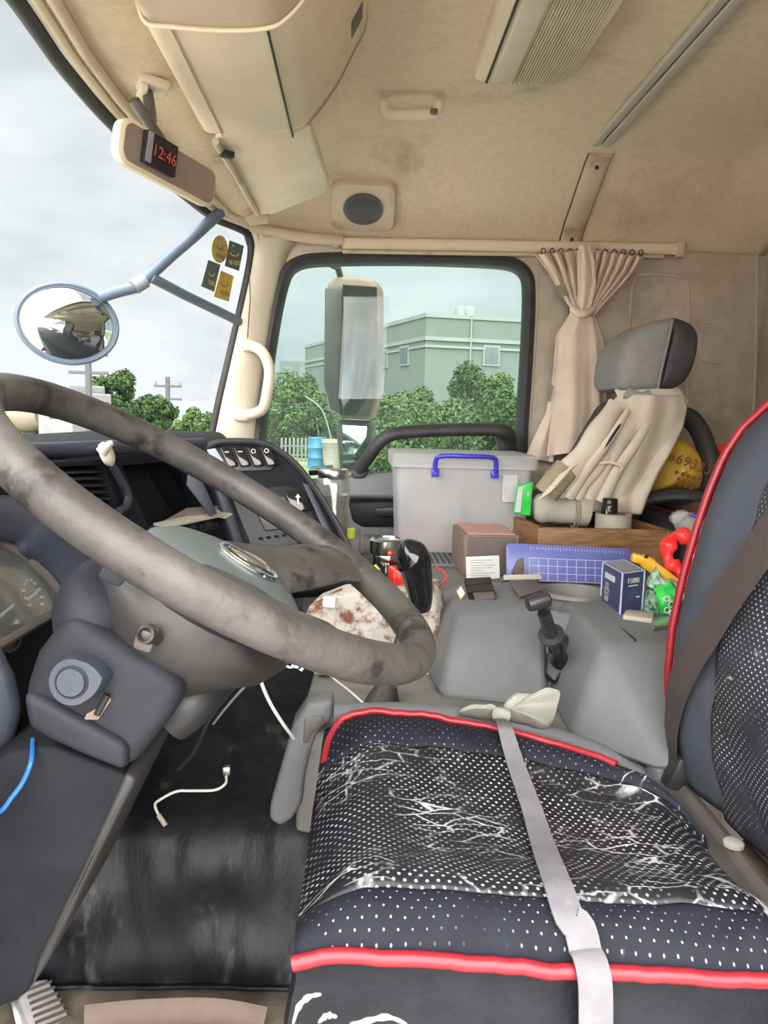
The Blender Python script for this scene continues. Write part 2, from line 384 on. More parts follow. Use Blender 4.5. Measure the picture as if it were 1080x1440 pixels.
# outside
simple('asphalt', (.46, .445, .41), (.54, .525, .49), 3, .9)
simple('grass', (.085, .13, .035), (.12, .16, .055), 1.5, .9, dirt=(.17, .165, .11), dscale=.6, dlo=.45, dhi=.7)
simple('hill', (.12, .16, .16), (.14, .18, .18), .05, 1)
simple('leaf_dark', (.018, .038, .015), (.03, .055, .02), 2, .8, spec=.1)
simple('leaf_mid', (.033, .062, .02), (.05, .083, .028), 2, .8, spec=.1)
simple('leaf_light', (.055, .09, .03), (.078, .115, .042), 2, .8, spec=.1)
simple('bark', (.10, .075, .05), (.15, .11, .08), 8, .9)
simple('concrete_wall', (.085, .098, .092), (.10, .113, .105), .4, .9)
simple('concrete_band', (.14, .155, .145), (.16, .175, .165), .5, .9)
simple('far_glass', (.05, .065, .075), None, rough=.15)
simple('truck_white', (.24, .24, .245), (.2, .2, .2), 1, .4)
simple('truck_drum', (.27, .21, .17), (.3, .25, .22), 1, .6)
simple('tyre', (.02, .02, .02), None, rough=.8)
simple('barrel_blue', (.02, .11, .22), (.03, .14, .26), 3, .5)
simple('fence_grey', (.13, .13, .12), (.10, .10, .095), 3, .8)
simple('pot_stone', (.20, .18, .15), (.25, .23, .19), 5, .9)
simple('pole_grey', (.07, .073, .078), None, rough=.8)
# ================================================================== CAB SHELL
YW = 2.46                                   # inner face of the passenger side wall
CEIL = [(-.54, 1.525), (-.34, 1.55), (-.26, 1.61), (-.15, 1.695), (-.05, 1.72), (1.08, 1.72), (1.30, 1.62)]
SIDE = [(2.02, 0), (2.12, -.012), (2.19, -.035), (2.27, -.085), (2.34, -.13), (2.385, -.155), (2.43, -.195), (2.46, -.225)]
def ceil_pt(X, Yc, off=0):                  # a point on the headliner at X, at arc position Yc (0.25 .. 2.46)
    b = table(CEIL, X)
    if Yc > 2.02: d = table(SIDE, Yc)
    elif Yc < .65: d = table([(.22, -.225), (.30, -.155), (.40, -.085), (.5, -.035), (.65, 0)], Yc)
    else: d = 0
    return V(X, Yc, b+d*(b-1.495)/.225-off)
HD = [(.20, -.40), (.5, -.455), (.85, -.48), (1.156, -.495), (1.325, -.508), (1.49, -.509), (1.775, -.498), (2.0, -.48), (2.21, -.452), (2.32, -.425), (2.39, -.385)]
def hdx(Y): return table(HD+[(2.46, -.33)], Y)+.006
def ceil_obj(name, mat, X0, X1, off, nx, parent=None):
    ys = [.22, .26, .30, .35, .40, .45, .5, .57, .65]+[.65+.12*i for i in range(1, 11)]+[1.93, 2.02, 2.07, 2.12, 2.155, 2.19, 2.23, 2.27, 2.305, 2.34, 2.3625, 2.385, 2.41, 2.43, 2.445, 2.46]
    g = B().grid(lambda u, v: ceil_pt(lerp(max(X0, hdx(ys[round(v*(len(ys)-1))])), X1, u), ys[round(v*(len(ys)-1))], off), nx, len(ys)-1)
    return g.obj(name, mat, parent, solid=-.02)
struct(ceil_obj('ceiling', 'headliner', -.54, 1.30, 0, 46), 'worn beige fabric headliner of the cab')
# floor, front bulkhead, rear wall
struct(boxo('floor', 'floor_dirt', (.29, 1.34, -.02), (2.06, 2.24, .04)), 'dirty cab floor')
struct(boxo('wall_front', 'dash_dark', (-.75, 1.34, .38), (.04, 2.24, .76)), 'dark front bulkhead under the dashboard')
wb = struct(boxo('wall_back', 'side_lining', (1.33, 1.34, .80), (.05, 2.24, 1.70)), 'rear wall of the cab')
struct(boxo('wall_left', 'side_lining', (1.06, .225, .8), (.50, .05, 1.5)), 'driver side rear wall panel')
# passenger side wall behind the door, with pressed relief
wr = struct(boxo('wall_right', 'side_lining', (.955, YW+.02, .80), (.71, .05, 1.42)), 'brown lined side wall behind passenger seat')
kick = boxo('kick_panel', 'dash_dark', (-.56, YW+.02, .42), (.42, .05, .92), None, wr, .004)
boxo('sill_panel', 'door_grey', (.13, YW+.03, .16), (.98, .05, .36), None, wr, .004)
def relief(px, r, nm='pressed_panel', close=True):
    pts = smoothpath([P(x, y, YW-.006) for x, y in px], 5, closed=close)
    return B().tube(pts, r, 8, closed=close).obj(nm, 'side_lining', wr)
relief([(892, 395), (905, 386), (950, 388), (966, 398), (968, 430), (966, 520), (960, 600), (900, 600), (884, 560), (886, 440)], .007)
relief([(988, 462), (1012, 460), (1018, 470), (1016, 502), (1008, 510), (990, 507), (985, 498)], .005)
relief([(1064, 340), (1064, 420), (1062, 520), (1058, 620)], .006, 'corner_bead', False)
relief([(955, 348), (985, 343), (1020, 338), (1064, 331)], .007, 'lining_seam', False)
# ---- passenger door: surround, rubber seal, glass, inner panel
OUT = [(350, 690), (355, 625), (361, 560), (370, 490), (380, 430), (389, 393), (398, 374), (414, 362), (440, 356), (500, 354), (580, 354), (650, 356), (705, 359), (732, 366), (748, 382), (753, 405), (752, 460), (748, 530), (743, 600), (738, 655), (700, 664), (620, 672), (520, 684), (430, 692)]
YG = 2.45
def shrink(poly, d):
    n = len(poly); out = []
    c = sum(poly, Vector())/n
    for i in range(n):
        a, b, e = poly[i-1], poly[i], poly[(i+1) % n]
        def nrm(p, q):
            t = (q-p).normalized(); m = V(-t.z, 0, t.x)
            return m if m.dot(c-(p+q)/2) > 0 else -m
        m = (nrm(a, b)+nrm(b, e)).normalized(); out.append(b+m*(d/max(.5, m.dot(nrm(a, b)))))
    return out
fo = smoothpath([P(x, y, YG) for x, y in OUT], 3, closed=True)
f1 = shrink(fo, .022); f2 = shrink(fo, .042)
door = sthing('door_1', (.1, YW, .3), 'passenger door of the cab')
def rg(poly, y): return [V(p.x, y, p.z) for p in poly]
# surround: sheet between the seal and the door outline
outer = []
c0 = sum(fo, Vector())/len(fo)
for p in fo:
    q = p+(p-c0).normalized()*.30
    outer.append(V(min(max(q.x, p.x-.05), .62), YW, min(max(q.z, .30), 1.50)))
B().loft([rg(fo, YW-.012), outer, [p+V(0, .04, 0) for p in outer], rg(fo, YW+.03)], cap=False, wrap=True).obj('door_surround', 'cream_pillar', door)
B().loft([rg(fo, 2.452), rg(shrink(fo, .006), 2.428), rg(f1, 2.424), rg(shrink(fo, .034), 2.434), rg(f2, 2.448), rg(f2, 2.465), rg(fo, 2.47)], cap=False, wrap=True).obj('window_seal', 'black_rubber', door)
gl = B().prism(rg(shrink(fo, .036), 2.458), V(0, .005, 0)).obj('window_1', 'glass_side', None); struct(gl, 'passenger side window glass')
# inner door panel: shoulder, lower skin, pull pocket
dn = V(0, -1, .10).normalized()
plate('door_shoulder', 'door_grey', [(400, 690), (470, 672), (560, 662), (650, 650), (745, 645), (750, 720), (560, 700), (500, 699), (400, 705)], (0, 2.36, .8), (0, -1, .35), .07, door, .012, 3)
plate('lower_panel', 'door_grey', [(380, 690), (560, 695), (780, 690), (800, 900), (560, 930), (380, 940)], (0, 2.39, .6), (0, -1, 0), .05, door, .01)
plate('pull_pocket', 'dash_dark', [(490, 706), (556, 703), (640, 700), (640, 738), (556, 741), (510, 741), (496, 733)], (0, 2.39, .6), (0, -1, 0), .012, door, .006, 2, .007)
plate('inner_handle', 'black_plastic', [(526, 714), (558, 711), (600, 710), (600, 726), (558, 726), (528, 726)], (0, 2.385, .6), (0, -1, 0), .012, door, .006, 2, .018)
hp = smoothpath([P(503, 664, 2.36), P(520, 640, 2.33), P(536, 620, 2.315), P(560, 609, 2.31), P(620, 605, 2.31), P(680, 604, 2.31), P(706, 606, 2.31), P(718, 613, 2.32), P(722, 632, 2.37), P(723, 644, 2.41)], 6)
B().tube(hp, .021, 14, flat=.85).obj('pull_loop', 'black_rubber', door)
plate('loop_foot', 'black_rubber', [(494, 662), (512, 652), (520, 660), (512, 672), (496, 672)], (0, 2.35, .8), (0, -1, .3), .03, door, .006)
plate('loop_foot', 'black_rubber', [(694, 602), (722, 602), (726, 640), (704, 642)], (0, 2.37, .8), (0, -1, 0), .03, door, .008)
# rubber strip along the bottom of the glass
B().tube([P(430, 682, 2.43), P(520, 672, 2.43), P(640, 657, 2.43), P(738, 644, 2.43)], .010, 8).obj('belt_seal', 'black_rubber', door)
# clear rain film stuck on the glass
tag(B().prism([P(484, 417, 2.449), P(547, 417, 2.449), P(539, 561, 2.449), P(476, 561, 2.449)], V(0, .0015, 0)).obj('rain_film', 'film_clear'), 'rectangular clear film stuck on the passenger window', 'film')
# ---- windscreen: glass, seal, header trim
def ws(u, v):                      # u across, v from header down
    Y = .22+(2.39-.22)*u; X = table(HD, Y)
    zt = 1.515-.05*max(0, (Y-2.25)/.14)**2; zb = .86
    return V(X-(.115 if Y > 2.2 else .115+.10*min(1, (2.2-Y)/.5))*v, Y+.0*v, lerp(zt, zb, v))
struct(B().grid(lambda u, v: ws(u, v), 40, 12).obj('window_2', 'glass_front', None, solid=.005), 'windscreen glass')
t1 = sthing('trim_1', (-.5, 1.3, 1.5), 'windscreen header trim and seal')
edge = [ws(u/40, 0) for u in range(0, 39)]
pill = [P(341, 322, 2.375), P(349, 336, 2.385), P(352, 352, 2.39), P(347, 385, 2.39), P(335, 440, 2.39), P(320, 505, 2.39), P(307, 560, 2.39), P(296, 612, 2.39), P(288, 650, 2.39)]
path = smoothpath(edge+pill, 3)
B().tube([p+V(.004, 0, -.004) for p in path], .013, 10).obj('windscreen_seal', 'black_rubber', t1)
B().tube([p+V(.026, -.004, .004) for p in smoothpath(edge+pill[:3], 3)], .009, 10).obj('header_bead', 'beige_plastic', t1)
B().tube([p+V(.048, -.004, .010) for p in smoothpath(edge+pill[:1], 3)], .010, 10).obj('header_bead', 'beige_plastic_worn', t1)
boxo('bead_clip', 'beige_plastic', P(152, 128, 1.50), (.03, .012, .014), (0, 0, 10), t1, .002)
boxo('bead_clip', 'beige_plastic', P(166, 142, 1.55), (.03, .012, .014), (0, 0, 10), t1, .002)
# A pillar cover on the passenger side
t2 = sthing('trim_2', (-.4, 2.42, .85), 'cream A pillar cover on passenger side')
pl = [(352, 340), (353, 352), (348, 385), (336, 440), (321, 505), (308, 560), (297, 612), (285, 670)]
pr = [(420, 334), (404, 358), (396, 385), (386, 430), (376, 490), (366, 560), (360, 625), (354, 690)]
rings = []
for (a, b), (c, d) in zip(pl, pr):
    L = P(a, b, 2.395); R = P(c, d, 2.44); m = (L+R)/2+V(0, -.035, 0)
    rings.append(smoothpath([L+V(-.01, .06, 0), L, lerp(L, m, .6)+V(0, -.012, 0), lerp(R, m, .6)+V(0, -.012, 0), R, R+V(.0, .06, 0)], 4))
B().loft(rings, closed=False, cap=False).obj('pillar_cover', 'cream_pillar', t2)
B().tube([P(349, 350, 2.37), P(352, 420, 2.36), P(348, 475, 2.36)], .0016, 6).obj('cover_seam', 'dash_dark', t2)
# corner fairing where pillar, header and side rail meet
B().tube(smoothpath([P(352, 318, 2.36), P(385, 326, 2.385), P(430, 334, 2.40), P(482, 338, 2.42)], 6), .016, 10, flat=.6).obj('corner_cover', 'beige_plastic_worn', t2)
plate('visor_bracket', 'beige_plastic_worn', [(344, 306), (362, 298), (380, 302), (378, 316), (352, 318)], (-.3, 2.30, 1.48), (.3, -.8, -.5), .02, t2, .006)
# side rail above the window (curtain track)
t3 = sthing('trim_3', (.5, YW, 1.47), 'beige curtain track above the passenger window')
A0 = P(482, 342, 2.425); A1 = P(955, 350, 2.425)
B().tube([A0, A1], .018, 12, flat=.55, upv=(0, 0, 1)).obj('track', 'beige_plastic', t3)
B().tube([A0+V(0, -.004, -.026), A1+V(-.05, -.004, -.026)], .006, 8).obj('track_lip', 'beige_plastic_worn', t3)
boxo('track_end', 'beige_plastic_worn', A1+V(.0, -.005, -.004), (.022, .03, .05), None, t3, .004)
B().box(A0+V(-.02, 0, 0), (.02, .02, .03)).obj('track_end', 'beige_plastic_worn', t3, bevel=.004)
# B pillar strip: between window and curtain
t4 = sthing('trim_4', (.6, YW, .6), 'worn lining of the B pillar behind the window')
plate('pillar_lining', 'side_lining', [(758, 356), (800, 352), (800, 640), (742, 650), (750, 540), (757, 430)], (.6, 2.445, 1), (0, -1, 0), .03, t4, .006)
# cover strip on the side curve and aluminium rail across the roof
t5 = sthing('trim_5', (.66, 2.3, 1.5), 'beige cover strip curving down from the roof rail')
ys = [2.165, 2.19, 2.22, 2.26, 2.30, 2.34, 2.38, 2.41, 2.44, 2.455]
rings = []
for y in ys:
    a = ceil_pt(.655, y); tw = .032
    tg = (ceil_pt(.655, min(y+.02, 2.46))-ceil_pt(.655, y-.02)).normalized(); nn = V(0, tg.z, -tg.y)
    rings.append([a+V(-tw, 0, 0)-nn*.006, a+V(-tw, 0, 0)+nn*.008, a+V(-tw*.6, 0, 0)+nn*.013, a+V(tw*.6, 0, 0)+nn*.013, a+V(tw, 0, 0)+nn*.008, a+V(tw, 0, 0)-nn*.006])
B().loft(rings, closed=True).obj('cover_strip', 'beige_plastic_worn', t5)
for sx_ in (-1, 1): B().tube([ceil_pt(.655+sx_*.034, y)+V(0, -.001, -.002) for y in ys], .0016, 6).obj('strip_gap', 'dash_dark', t5)
for y in (2.205, 2.425): B().lathe([(.006, 0), (.006, .004), (.003, .006)], frame(ceil_pt(.655, y)+V(0, -.008, -.010), (1, 0, 0), (0, -.5, .8)), 10).obj('screw', 'dash_dark', t5)
t6 = sthing('trim_6', (.65, 1.2, 1.68), 'aluminium rail running across the ceiling')
for dx, m, w in ((-.017, 'alu_rail', .011), (.012, 'alu_rail', .014)):
    B().box((.648+dx, 1.245, 1.709), (w*2, 1.91, .016)).obj('rail', m, t6, bevel=.004)
B().box((.645, 1.245, 1.713), (.012, 1.90, .012)).obj('rail_groove', 'dash_dark', t6)

# ================================================================== OVERHEAD FITTINGS
# storage pod hung under the roof
pod = thing('overhead_locker', 'rounded beige overhead locker hanging above the windscreen', 'locker', (-.15, 1.2, 1.49))
Yf, Yn = 1.585, 1.165
sec = [(-.345, 1.60), (-.330, 1.53), (-.318, 1.503), (-.285, 1.499), (-.21, 1.497), (-.145, 1.503), (-.115, 1.52), (-.085, 1.555), (-.055, 1.60), (-.03, 1.65), (-.005, 1.70), (.0, 1.74)]
def podsec(y, k=0.0): return [V(x+(k if x < -.2 else -k), y, z+k*.9 if z < 1.7 else z) for x, z in sec]
def sub(a, b): return sec[a:b]
def podpart(nm, m, i0, i1, y0, y1, k0=0, parent=pod):
    s_ = [V(x, 0, z) for x, z in sec[i0:i1]]
    s_ = smoothpath(s_, 4)
    def ring(y, k):
        r = [V(p.x+(k if p.x < -.2 else -k), y, p.z+k) for p in s_]
        return r+[V(p.x, y, p.z+.035) for p in r[::-1]]
    return B().loft([ring(y0, .006), ring(y0-.006*(1 if y0 > y1 else -1), 0), ring(y1, 0)]).obj(nm, m, parent)
podpart('edge_rim', 'beige_plastic', 0, 4, Yf, Yn)
podpart('flap', 'beige_plastic', 3, 6, Yf-.004, Yn)
podpart('side_shell', 'beige_plastic', 5, 12, Yf, Yn)
# far end cap and nearer open bay
full = smoothpath([V(x, Yf-.012, z) for x, z in sec], 4)
B().prism(full, V(0, -.02, 0)).obj('end_cap', 'beige_plastic', pod)
bay = smoothpath([V(x, Yn+.005, z+.003) for x, z in sec], 4)
B().prism(bay, V(0, -.75, 0)).obj('open_bay', 'beige_plastic_worn', pod)
B().tube([V(-.145, Yf-.002, 1.5005), V(-.145, Yn, 1.5005)], .0022, 6).obj('flap_gap', 'dash_dark', pod)
B().tube([V(-.285, Yf-.002, 1.4965), V(-.285, Yn, 1.4965)], .002, 6).obj('flap_bead', 'cream_pillar', pod)
rim = smoothpath([V(x, Yn-.004, z-.003) for x, z in sec[1:9]], 4); B().tube(rim, .003, 8).obj('ridge', 'beige_plastic', pod)
boxo('latch', 'taupe_trim', V(-.028, 1.47, 1.672), (.02, .06, .045), (0, 28, 0), pod, .004)
# sun visor folded up, with its rod
vz = thing('sun_visor', 'beige sun visor folded up below the overhead locker', 'visor', (-.2, 1.9, 1.49))
vp = [Pz(302, 200, 1.505), Pz(312, 189, 1.512), P(428, 172, 1.60), P(437, 180, 1.62), P(464, 262, 2.06), P(455, 274, 2.10), P(385, 303, 2.19), Pz(366, 302, 1.505), Pz(335, 252, 1.503)]
vn = V(.22, .10, -1).normalized()
B().prism(vp, V(0, 0, .022)).obj('visor_pad', 'beige_plastic', vz, bevel=.007, seg=3)
B().tube([Pz(303, 199, 1.502), Pz(332, 246, 1.50), Pz(362, 300, 1.50)], .008, 10).obj('rod', 'beige_plastic_worn', vz)
boxo('rod_clip', 'dash_dark', Pz(319, 217, 1.496), (.03, .018, .014), (0, 0, 30), vz, .003)
# interior mirror with digital clock
mr = thing('interior_mirror', 'beige interior mirror with a red digital clock reading 12:46', 'mirror', P(200, 180, 1.42))
L = P(165, 192, 1.33); R = P(300, 268, 1.56); ax = (R-L).normalized(); mc = (L+R)/2
nrm = V(.78, -.55, -.10); nrm = (nrm-ax*nrm.dot(ax)).normalized(); upm = nrm.cross(ax).normalized()
if upm.z < 0: upm = -upm
FM = frame(mc, ax, upm)
if (FM.to_3x3() @ V(0, 0, 1)).dot(nrm) < 0: pass
def rrect(w, h, r, n=5):
    pts = []
    for cx, cy, a0 in ((w/2-r, h/2-r, 0), (-w/2+r, h/2-r, 90), (-w/2+r, -h/2+r, 180), (w/2-r, -h/2+r, 270)):
        for k in range(n+1):
            a = math.radians(a0+90*k/n); pts.append((cx+r*math.cos(a), cy+r*math.sin(a)))
    return pts
zs = 1 if (FM.to_3x3() @ V(0, 0, 1)).dot(nrm) > 0 else -1
ml = (R-L).length
def mring(w, h, r, z): return [FM @ V(x, y, z*zs) for x, y in rrect(w, h, r)]
B().loft([mring(ml-.02, .055, .02, -.022), mring(ml, .074, .024, -.012), mring(ml, .076, .024, .004), mring(ml-.012, .066, .02, .007)]).obj('mirror_housing', 'beige_plastic', mr)
B().prism(mring(ml-.016, .062, .018, .0065), nrm*.0022).obj('mirror_face', 'mirror_reflection', mr)
cl = B().prism([FM @ V(x-ml*.17, y+.004, .009*zs) for x, y in rrect(.078, .054, .003)], nrm*.012).obj('clock_unit', 'clock_face', mr, bevel=.001)
tM = FM @ Matrix.Translation((-ml*.15, .003, .0225*zs))
if zs < 0: tM = tM @ Matrix.Rotation(math.pi, 4, 'Y')
text('clock_digits', '12:46', .028, 'led_red', cl, tM)
B().prism([FM @ V(x-ml*.17-.032, y+.004, .0215*zs) for x, y in rrect(.012, .05, .002)], nrm*.0012).obj('clock_strip', 'ink_grey', cl)
mt = Pz(215, 120, 1.535)
boxo('mirror_mount', 'cream_pillar', mt, (.055, .05, .018), (0, 6, 25), mr, .006, 3)
B().tube(smoothpath([mt+V(-.01, 0, -.012), lerp(mt, mc, .45)+V(-.012, -.02, -.01), lerp(mt, L, .55)+V(0, .0, .02), mc+upm*.03-nrm*.012], 5), .010, 10).obj('mirror_stem', 'taupe_trim', mr)
boxo('mount_clip', 'beige_plastic', mt+V(-.018, -.006, -.014), (.014, .05, .014), (0, 0, 25), mr, .003)
# ceiling speaker on the side curve
sp = thing('ceiling_speaker', 'square beige speaker with round grille on the side curve', 'speaker', P(511, 320, 2.40))
so = ceil_pt(.0, 2.33)+V(0, -.52, -.85)*.004; sn = V(0, -.52, -.85).normalized()
so = PP(511, 289, so, sn)
SF = frame(so, (1, 0, 0), (0, -.85, .52))
sz = 1 if (SF.to_3x3() @ V(0, 0, 1)).dot(sn) > 0 else -1
def sring(w, h, r, z): return [SF @ V(x, y, z*sz) for x, y in rrect(w, h, r)]
B().loft([sring(.195, .185, .03, -.03), sring(.195, .185, .03, .008), sring(.185, .175, .028, .014)]).obj('speaker_plate', 'beige_plastic_worn', sp)
gr = B().lathe([(.060, .013), (.060, .018), (.05, .021), (.0005, .023)], SF @ Matrix.Scale(sz, 4, (0, 0, 1)), 32).obj('grille', 'taupe_trim', sp)
hole = []
for i in range(-6, 7):
    for j in range(-6, 7):
        x, y = i*.0082+(j % 2)*.0041, j*.0072
        if x*x+y*y < .052**2: hole.append((x, y))
hb = B()
for x, y in hole: hb.add([SF @ V(x+.0024*math.cos(a*1.0472), y+.0024*math.sin(a*1.0472), .0235*sz) for a in range(6)], [tuple(range(6))])
ho = hb.obj('grille_holes', 'dash_dark', gr); ho['kind'] = 'stuff'
# small grab hook on the ceiling
hk = thing('ceiling_hook', 'small beige grab hook on the ceiling above passenger window', 'hook', Pz(579, 160, 1.70))
h0 = Pz(540, 157, 1.69); h1 = Pz(617, 156, 1.69)
B().tube(smoothpath([h0+V(0, 0, .02), h0+V(.008, 0, -.004), lerp(h0, h1, .5)+V(0, 0, -.006), h1+V(-.01, 0, -.004), h1+V(0, 0, .02)], 6), .013, 12, flat=.7).obj('hook_body', 'beige_plastic', hk)
boxo('hook_pivot', 'taupe_trim', h1+V(-.012, -.008, -.006), (.018, .016, .014), None, hk, .004)
# ceiling lamp
lm = thing('ceiling_lamp', 'beige ceiling lamp with ribbed lens', 'lamp', (.36, 1.4, 1.69))
def lbox(nm, m, x0, x1, y0, y1, z0, z1, p=None, bev=.006): return boxo(nm, m, ((x0+x1)/2, (y0+y1)/2, (z0+z1)/2), (x1-x0, y1-y0, z1-z0), None, p or lm, bev, 3)
rings = []
lo_ = [(.232, 1.10), (.232, 1.725), (.240, 1.742), (.262, 1.752), (.34, 1.757), (.40, 1.752), (.425, 1.74), (.442, 1.71), (.447, 1.66), (.455, 1.10)]
cx, cy = .34, 1.42
for k, z in ((1.0, 1.725), (1.0, 1.70), (.985, 1.688), (.95, 1.684)): rings.append([V(cx+(x-cx)*k, cy+(y-cy)*k, z) for x, y in lo_])
B().loft(rings).obj('lamp_housing', 'beige_plastic', lm)
for i in range(26):
    x = .285+i*.0056
    lbox('lens_rib', 'lamp_lens', x, x+.0036, 1.12, 1.735-(.02 if i > 22 else 0), 1.679, 1.686, bev=.0012)
lbox('lens_window', 'cream_pillar', .268, .318, 1.12, 1.715, 1.674, 1.684)
B().tube([V(.262, 1.12, 1.683), V(.262, 1.735, 1.683)], .003, 6).obj('housing_seam', 'dash_dark', lm)
# grab handle on the A pillar
gh = thing('grab_handle', 'cream grab handle on the A pillar', 'handle', P(355, 590, 2.33))
B().tube(smoothpath([P(344, 484, 2.375), P(356, 487, 2.345), P(368, 494, 2.32), P(376, 508, 2.31), P(379, 525, 2.31), P(376, 550, 2.31), P(371, 572, 2.315), P(362, 580, 2.33), P(350, 583, 2.35), P(333, 585, 2.385)], 6), .0165, 14).obj('handle_bar', 'cream_pillar', gh)
for x, y in ((350, 487), (342, 585)): boxo('handle_cap', 'beige_plastic', P(x, y, 2.365), (.036, .05, .032), (0, 0, 20), gh, .008, 3)
# ================================================================== DASHBOARD
db = thing('dashboard', 'dark blue-black plastic dashboard wrapped around the driver', 'dashboard', (-.5, 1.3, .45))
# carcass (plan outline, extruded), rear face leaning
plan = [(-.74, .40), (-.425, .40), (-.425, 1.245), (-.345, 1.42), (-.36, 1.76), (-.40, 2.36), (-.74, 2.36)]
rings = []
for z, d in ((.46, .02), (.60, .02), (.80, .0), (.865, -.004), (.89, -.03)):
    rings.append([V(x+(d if x > -.7 else 0), y, z) for x, y in plan])
body = B().loft(rings).obj('dash_body', 'dash_plastic', db, bevel=.012, seg=3)
# top pad lip along the driver's side
B().tube(smoothpath([V(-.45, .40, .893), V(-.447, .9, .896), P(60, 634, 1.08), P(140, 630, 1.18), P(215, 628, 1.34), P(285, 624, 1.49)], 6), .012, 10).obj('top_lip', 'dash_blue', db)
# panel that carries the vent (faces rear) -------------------------------------------------
vo = V(-.405, 1.10, .83); vnm = V(1, -.12, .12).normalized()
cut(body, B().prism([PP(x, y, vo, vnm)+vnm*.03 for x, y in [(78, 655), (148, 651), (166, 706), (156, 716), (104, 716), (78, 700)]], -vnm*.13))
vent = plate('vent_frame', 'dash_plastic', [(60, 648), (152, 644), (176, 706), (163, 726), (100, 726), (60, 712)], vo, vnm, .03, db, .006)
cut(vent, B().prism([PP(x, y, vo, vnm)+vnm*.03 for x, y in [(76, 657), (146, 653), (162, 702), (154, 713), (104, 713), (76, 700)]], -vnm*.13))
for k in range(6):
    y0 = 661+k*9.6
    a = PP(76, y0+1, vo, vnm); b = PP(147+k*3.0, y0-1, vo, vnm)
    B().box((a+b)/2-vnm*.014, ((b-a).length, .022, .0035), frame((0, 0, 0), b-a, vnm+V(0, 0, -.35)).to_3x3()).obj('slat', 'black_plastic', vent, bevel=.001)
for x in (100, 120): B().box(PP(x, 685, vo, vnm)-vnm*.03, (.006, .003, .06), None).obj('vane', 'dash_dark', vent)
B().tube(smoothpath([PP(150, 652, vo, vnm)+vnm*.006, PP(160, 672, vo, vnm)+vnm*.008, PP(172, 695, vo, vnm)+vnm*.009, PP(171, 712, vo, vnm)+vnm*.008, PP(160, 720, vo, vnm)+vnm*.006], 5), .007, 8).obj('vent_bezel', 'dash_blue', vent)
# angled panel with the open shelf ----------------------------------------------------------
ao = V(-.368, 1.36, .8); an = V(.88, -.43, .16).normalized()
ap = plate('shelf_panel', 'dash_plastic', [(152, 640), (285, 632), (330, 770), (345, 800), (215, 800), (170, 712)], ao, an, .06, db, .005)
hole_px = [(170, 655), (264, 646), (300, 712), (308, 728), (210, 742), (196, 712)]
for o_ in (ap, body): cut(o_, B().prism([PP(x, y, ao, an)+an*.05 for x, y in hole_px], -an*.19))
B().prism([PP(x, y, ao, an)-an*.11 for x, y in [(160, 645), (275, 640), (315, 735), (205, 750)]], -an*.006).obj('shelf_back', 'dash_dark', db)
plate('shelf_cheek', 'dash_blue', [(266, 655), (285, 676), (306, 722), (296, 726), (262, 682)], ao-an*.02, an+V(-.35, -.5, 0), .006, db, .002)
plate('shelf_lip', 'black_plastic', [(209, 740), (310, 724), (318, 742), (216, 760)], ao, an, .02, db, .004, 2, .008)
for i in range(4): boxo('small_button', 'gloss_black', PP(232+i*22, 748-i*3.4, ao, an)+an*.010, (.012, .020, .012), (0, -10, -25), db, .003)
pillar_ = plate('panel_divider', 'dash_blue', [(287, 640), (300, 640), (326, 706), (348, 770), (332, 772), (310, 715)], V(-.30, 1.475, .8), V(.5, -.85, .15), .05, db, .008, 3)
# papers left on the shelf
pp = thing('paper_bundle', 'thin bundle of folded paper slips lying in the dashboard shelf', 'paper', PP(262, 735, ao, an))
def paper(px, lift, nm='paper_slip', m='tape_cream', t=.004):
    pts = [PP(x, y, ao, an)-an*(lift if i < 2 else lift-.03) for i, (x, y) in enumerate(px)]
    B().prism(pts, V(0, 0, -t)).obj(nm, m, pp)
paper([(212, 736), (306, 716), (304, 723), (213, 742)], -.006)
paper([(238, 732), (272, 713), (300, 712), (262, 728)], .015, m='cardboard')
paper([(280, 724), (300, 714), (308, 723), (296, 730)], -.008, m='white_rag', t=.002)
# centre stack facing the driver -------------------------------------------------------------
so_ = V(-.16, 1.545, .75); sn_ = V(.26, -.90, .30).normalized()
stack_px = [(283, 632), (296, 623), (325, 620), (358, 621), (386, 629), (412, 648), (436, 676), (458, 710), (482, 755), (510, 805), (505, 830), (420, 835), (350, 800), (322, 720)]
stack = plate('centre_stack', 'dash_plastic', stack_px, so_, sn_, .16, db, .012, 3)
B().tube(smoothpath([PP(x, y, so_, sn_)+sn_*.002 for x, y in [(285, 632), (310, 622), (358, 622), (386, 631), (412, 650), (436, 678), (460, 714), (486, 762), (508, 806)]], 5), .007, 8).obj('stack_rim', 'black_plastic', stack)
plate('stack_insert', 'dash_dark', [(322, 692), (405, 682), (425, 690), (460, 765), (470, 800), (365, 800), (345, 750)], so_, sn_, .01, stack, .003, 2, .004)
plate('stack_edge', 'dash_blue', [(424, 679), (434, 682), (466, 748), (490, 792), (478, 796), (452, 742)], so_, sn_, .012, stack, .003, 2, .008)
plate('switch_panel', 'black_plastic', [(292, 634), (305, 631), (372, 628), (386, 656), (380, 662), (322, 664), (304, 652)], so_, sn_, .01, stack, .003, 2, .004)
plate('lamp_strip', 'ruler_line', [(290, 634), (302, 632), (314, 650), (304, 654)], so_, sn_, .006, stack, .001, 2, .010)
